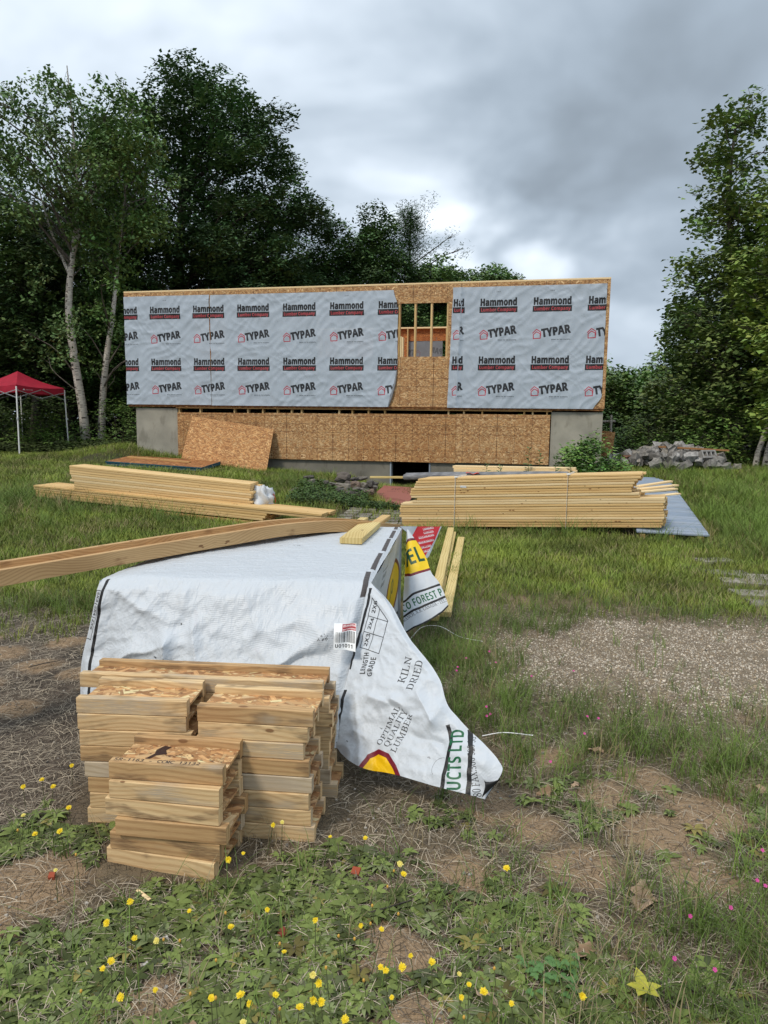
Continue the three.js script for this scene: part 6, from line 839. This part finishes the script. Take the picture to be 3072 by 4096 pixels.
// ---------------------------------------------------------------- flowers and small things
{
  const R = RNG(31337), stemM = rough(new THREE.Color().setRGB(0.1, 0.11, 0.04), 0.8), yel = rough(new THREE.Color().setRGB(0.86, 0.66, 0.02), 0.6), yel2 = rough(new THREE.Color().setRGB(0.8, 0.7, 0.18), 0.6), pinkM = rough(new THREE.Color().setRGB(0.62, 0.05, 0.3), 0.6), budM = rough(new THREE.Color().setRGB(0.62, 0.36, 0.06), 0.7);
  const headG = (seed, n, r) => { const Q = RNG(seed), P = [], I = []; for (let l = 0; l < 3; l++) for (let i = 0; i < n; i++) { const a = (i + l * 0.37 + Q() * 0.3) / n * 6.283, rr = r * (1 - 0.27 * l) * (0.85 + 0.3 * Q()), w = 0.21, y = 0.1 * r + l * 0.16 * r, k = P.length / 3; P.push(0, 0.02 * r, 0, Math.cos(a - w) * rr * 0.8, y, Math.sin(a - w) * rr * 0.8, Math.cos(a) * rr, y + 0.12 * r, Math.sin(a) * rr, Math.cos(a + w) * rr * 0.8, y, Math.sin(a + w) * rr * 0.8); I.push(k, k + 1, k + 2, k, k + 2, k + 3); } const g = new THREE.BufferGeometry(); g.setAttribute('position', new THREE.Float32BufferAttribute(P, 3)); g.setIndex(I); g.computeVertexNormals(); return g; };
  const heads = [1, 2, 3].map((s) => headG(s, 13, 0.0098));
  const FLOW = [[-0.466, -2.264, 0.125], [-0.504, -2.203, 0.141], [-0.052, -2.404, 0.099], [-1.064, -2.165, 0.121], [-0.746, -1.964, 0.159], [-0.558, -1.925, 0.16], [-0.347, -2.04, 0.083], [-0.442, -1.951, 0.091], [-0.827, -1.983, 0.075], [-0.702, -1.87, 0.114], [-0.653, -1.913, 0.073], [-0.735, -1.78, 0.116], [-0.737, -1.73, 0.135], [-0.671, -1.678, 0.098], [-0.423, -1.635, 0.138], [-0.353, -1.655, 0.129], [-0.337, -1.691, 0.072], [-0.174, -1.728, 0.126], [-0.158, -1.735, 0.096], [-0.166, -1.661, 0.112], [-0.146, -1.67, 0.098], [0.009, -1.888, 0.139], [-0.189, -1.955, 0.114], [-0.053, -1.972, 0.086], [-0.33, -1.577, 0.124], [-0.079, -1.564, 0.148], [-0.2, -1.65, 0.101], [-0.268, -1.853, 0.092], [-0.584, -1.69, 0.109], [-0.257, -1.618, 0.164], [0.413, -2.138, 0.168], [0.069, -2.199, 0.137], [0.078, -2.112, 0.16], [0.089, -1.768, 0.155], [0.15, -1.802, 0.108], [0.008, -1.816, 0.079], [0.021, -1.737, 0.135], [0.066, -1.76, 0.126], [0.222, -1.763, 0.106], [0.283, -1.718, 0.093], [0.219, -1.677, 0.111], [0.037, -1.667, 0.117], [0.35, -1.676, 0.097], [0.542, -1.701, 0.099], [0.243, -1.715, 0.116], [-0.353, -2.404, 0.156], [-0.39, -2.431, 0.129], [-0.18, -2.411, 0.098], [-1.341, -2.918, 0.098], [-1.395, -2.761, 0.115], [-1.345, -2.75, 0.091], [-1.468, -2.75, 0.09], [-1.332, -2.486, 0.121], [-1.222, -2.614, 0.079], [-1.153, -2.392, 0.118], [-1.243, -2.391, 0.106]];
  const where = (x, z) => (x < -1.1 ? 'yellow hawkweed flower in the weed clump by the stacks' : z < -2.15 ? 'yellow hawkweed flower close to the stacked offcuts' : x < -0.3 ? 'yellow hawkweed flower in weeds before the short stack' : 'yellow hawkweed flower in the straw away from the stacks');
  FLOW.forEach(([x, z, h], i) => { const g = G(x, z), o = thing('yellow_flower', where(x, z), 'flower', 'yellow hawkweed flowers', [x, g, z]), bx = (R() - 0.5) * 0.06, bz = (R() - 0.5) * 0.06; mk('stem', limbG([V(bx, -0.005, bz), V(bx * 0.3, (h - g) * 0.6, bz * 0.3), V(0, h - g, 0)], [0.0016, 0.0013, 0.0011], 4), stemM, o); const m = mk('flower_head', heads[i % 3], i % 7 === 3 ? yel2 : yel, o); m.position.set(0, h - g, 0); m.rotation.set(0.2 + R() * 0.7, R() * 6, (R() - 0.5) * 0.6); m.scale.setScalar(0.7 + R() * 0.55); });
  // buds
  const bud = new THREE.SphereGeometry(0.005, 6, 5).scale(0.8, 1.2, 0.8); for (let i = 0; i < 26; i++) { const q = FLOW[(R() * FLOW.length) | 0], x = q[0] + (R() - 0.5) * 0.3, z = q[1] + (R() - 0.5) * 0.25, g = G(x, z), h = 0.05 + R() * 0.12; if (blocked(x, z)) continue; const o = thing('flower_bud', 'closed orange-tipped bud on a stalk among yellow flowers', 'flower bud', 'closed flower buds', [x, g, z]); mk('stem', limbG([V(0.01, 0, 0), V(0, h, 0)], [0.0013, 0.0009], 4), stemM, o); mk('bud', bud, budM, o).position.set(0, h, 0); }
  const PINK = [[1.195, -2.033, 0.191], [1.18, -2.053, 0.195], [1.04, -1.933, 0.189], [1.285, -2.221, 0.189], [0.924, -1.937, 0.157], [0.792, -1.731, 0.187], [0.903, -1.733, 0.154], [1.113, -3.973, 0.177], [0.864, -3.946, 0.153], [0.535, -3.462, 0.165], [0.556, -3.462, 0.126], [0.528, -3.395, 0.144], [1.03, -3.216, 0.217], [1.036, -3.41, 0.143], [0.935, -3.108, 0.189], [0.717, -2.839, 0.185], [0.665, -4.262, 0.192], [0.447, -4.039, 0.168], [0.431, -3.946, 0.18], [0.531, -4.322, 0.127], [0.707, -4.249, 0.127]];
  const pg = (() => { const P = [], I = []; for (let i = 0; i < 5; i++) { const a = i / 5 * 6.283, k = P.length / 3, r = 0.0095; P.push(0, 0, 0, Math.cos(a - 0.5) * r, 0.002, Math.sin(a - 0.5) * r, Math.cos(a) * r * 1.1, 0.001, Math.sin(a) * r * 1.1, Math.cos(a + 0.5) * r, 0.002, Math.sin(a + 0.5) * r); I.push(k, k + 1, k + 2, k, k + 2, k + 3); } const g = new THREE.BufferGeometry(); g.setAttribute('position', new THREE.Float32BufferAttribute(P, 3)); g.setIndex(I); g.computeVertexNormals(); return g; })();
  PINK.forEach(([x, z, h]) => { const g = G(x, z), o = thing('pink_flower', z > -2.5 ? 'magenta pink flower in the corner grass' : 'magenta pink flower in the long grass by the flap', 'flower', 'magenta pinks', [x, g, z]); mk('stem', limbG([V(0.01, 0, 0.01), V(0, h - g, 0)], [0.0012, 0.0008], 4), stemM, o); const m = mk('flower_head', pg, pinkM, o); m.position.y = h - g; m.rotation.set(0.5 + R() * 0.5, R() * 6, 0); m.scale.setScalar(0.62); });
  // young plant with yellowing leaves
  const leaf = (L, W) => sheetG(4, 8, (i, j) => { const w = W * Math.sin(Math.PI * Math.pow(0.02 + 0.97 * j, 0.75)); return [(i - 0.5) * w, 0.2 * Math.abs(i - 0.5) * w - 0.18 * L * j * j, L * j, i, j]; });
  const yp = thing('yellowing_seedling', 'young plant with five yellow-green leaves in the straw', 'seedling', null, [0.73, G(0.73, -1.77), -1.77]), ym = rough(new THREE.Color().setRGB(0.42, 0.4, 0.04), 0.55); mk('stem', limbG([V(0, 0, 0), V(0, 0.07, 0)], [0.003, 0.002], 5), stemM, yp);
  [[3.1, 0.065, 0.032], [1.6, 0.05, 0.03], [0.7, 0.05, 0.03], [-0.7, 0.042, 0.028], [-1.7, 0.045, 0.027]].forEach(([a, L, W]) => { const m = mk('leaf', leaf(L, W), ym, yp); m.position.y = 0.065; m.rotation.set(-0.35, a, 0, 'YXZ'); });
  const cp = thing('clover_patch', 'small patch of bright green clover in the straw', 'clover', null, [0.5, G(0.5, -1.85), -1.85]), cg = []; for (let i = 0; i < 42; i++) { const x = (R() - 0.5) * 0.17, z = (R() - 0.5) * 0.12, y = 0.02 + R() * 0.035; for (let k = 0; k < 3; k++) { const g = leaf(0.016, 0.014); g.rotateY(k * 2.09 + R()); g.translate(x, y, z); cg.push(g); } } mk('leaves', mergeGeometries(cg), rough(new THREE.Color().setRGB(0.09, 0.19, 0.05), 0.6), cp);
  // dead leaves
  const dl = (sc) => sheetG(8, 10, (i, j) => { const e = 1 + 0.35 * Math.sin(j * 19), w = 0.5 * Math.sin(Math.PI * Math.pow(0.03 + 0.95 * j, 0.85)) * e, x = (i - 0.5) * w; return [x * sc, sc * (0.1 * Math.sin(i * 5 + j * 4) + 0.06 * Math.sin(j * 11)), (j - 0.5) * sc, i, j]; });
  const dm = rough(new THREE.Color().setRGB(0.42, 0.3, 0.2), 0.85), dm2 = rough(new THREE.Color().setRGB(0.3, 0.2, 0.12), 0.85);
  [[0.89, -2.21, 0.15, 'large pale dead oak leaf lying on sand', dm], [0.62, -1.95, 0.09, 'curled brown dead leaf near the clover', dm2], [1.68, -2.95, 0.1, 'dead leaf caught in the grass near the gravel', dm], [-0.5, -1.66, 0.09, 'dark curled dead leaf among the weeds', dm2], [0.72, -2.9, 0.1, 'brown dead leaf beside the flap tip', dm2], [1.05, -3.3, 0.08, 'pale dead leaf between the grass tufts', dm], [0.86, -2.95, 0.06, 'tiny dead leaf on the sand mounds', dm], [0.3, -1.78, 0.08, 'greyish dead leaf in the straw', dm]].forEach(([x, z, s, l, m]) => { const o = mk('dead_leaf', dl(s), m); o.position.set(x, G(x, z) + 0.018, z); o.rotation.set((R() - 0.5) * 0.3, R() * 6, (R() - 0.5) * 0.3); tag(o, l, 'leaf', 'dead leaves'); });
  // fragments
  const frag = (name, l, c, x, z, w, h, d, mat) => { const m = mk(name, chunkG(R, w, h, d, 0.35), mat); m.position.set(x, G(x, z) + h * 0.4, z); m.rotation.set(R() * 0.4, R() * 6, R() * 0.4); tag(m, l, c); };
  const red = rough(0x9a4a30, 0.9), pale = rough(0xb8b4ac, 0.9);
  frag('brick_fragment', 'small red brick fragment among the weeds', 'brick', -0.08, -2.34, 0.035, 0.02, 0.03, red); frag('brick_fragment', 'darker red brick fragment beside a yellow flower', 'brick', -0.3, -2.03, 0.028, 0.02, 0.025, rough(0x7a3826, 0.9)); frag('brick_fragment', 'tiny red brick fragment by the weed clump', 'brick', -1.12, -2.25, 0.022, 0.015, 0.02, red); frag('pebble', 'pale grey pebble among the weeds', 'stone', -0.66, -2.0, 0.03, 0.02, 0.025, pale); frag('pebble', 'light flat pebble in the weeds', 'stone', -0.69, -1.9, 0.025, 0.012, 0.02, pale);
  const chip = mk('wood_chip', boxG(-0.04, 0, -0.006, 0.04, 0.004, 0.006, { bev: 0.001, tu: 0.5, tv: 0.2 }), M.fresh); chip.position.set(-0.79, G(-0.79, -2.2) + 0.012, -2.2); chip.rotation.set(0.1, -0.7, 0.1); tag(chip, 'fresh wood splinter lying before the short stack', 'wood chip');
  for (const [x, z, a] of [[0.02, -2.15, 0.4], [1.0, -3.9, 0.2], [-2.15, -4.35, 0.7]]) { const t = mk('twig', limbG([V(-0.09, 0, 0), V(0, 0.01, 0.012), V(0.1, 0.004, 0)], [0.004, 0.0035, 0.002], 5), M.bark); t.position.set(x, G(x, z) + 0.012, z); t.rotation.y = a; tag(t, x < -1 ? 'dark twig on the straw beside the lumber wrap' : x > 0.5 ? 'reddish twig lying on the gravel' : 'thin dead twig in front of the offcuts', 'twig'); }
  // cut plastic straps in the grass
  const cord = (pts, l) => { const q = smoothPts(pts.map(([x, z, h]) => V(x, G(x, z) + h, z)), 24); tag(mk('cut_strap', prism(flatSec(0.0012, 0.007), q), M.strap), l, 'strap', 'cut straps in the grass'); };
  cord([[0.2, -5.0, 0.03], [0.3, -5.12, 0.09], [0.42, -5.1, 0.1], [0.56, -5.0, 0.06], [0.72, -4.93, 0.05]], 'white cut plastic strap curling out beside the long side of the wrap'); cord([[0.5, -3.34, 0.06], [0.6, -3.34, 0.08], [0.75, -3.33, 0.07]], 'short pale green strap end in the grass by the flap tip'); cord([[-6.0, -15.6, 0.03], [-5.5, -15.5, 0.02], [-5.2, -15.3, 0.03]], 'white strap lying on the lawn before the sheet pile');
}
placeNames(scene.children.filter((o) => /^(yellow_flower|flower_bud|pink_flower|stepping_stone|broken_block|field_stone)/.test(o.name)));
renderer.render(scene, camera);
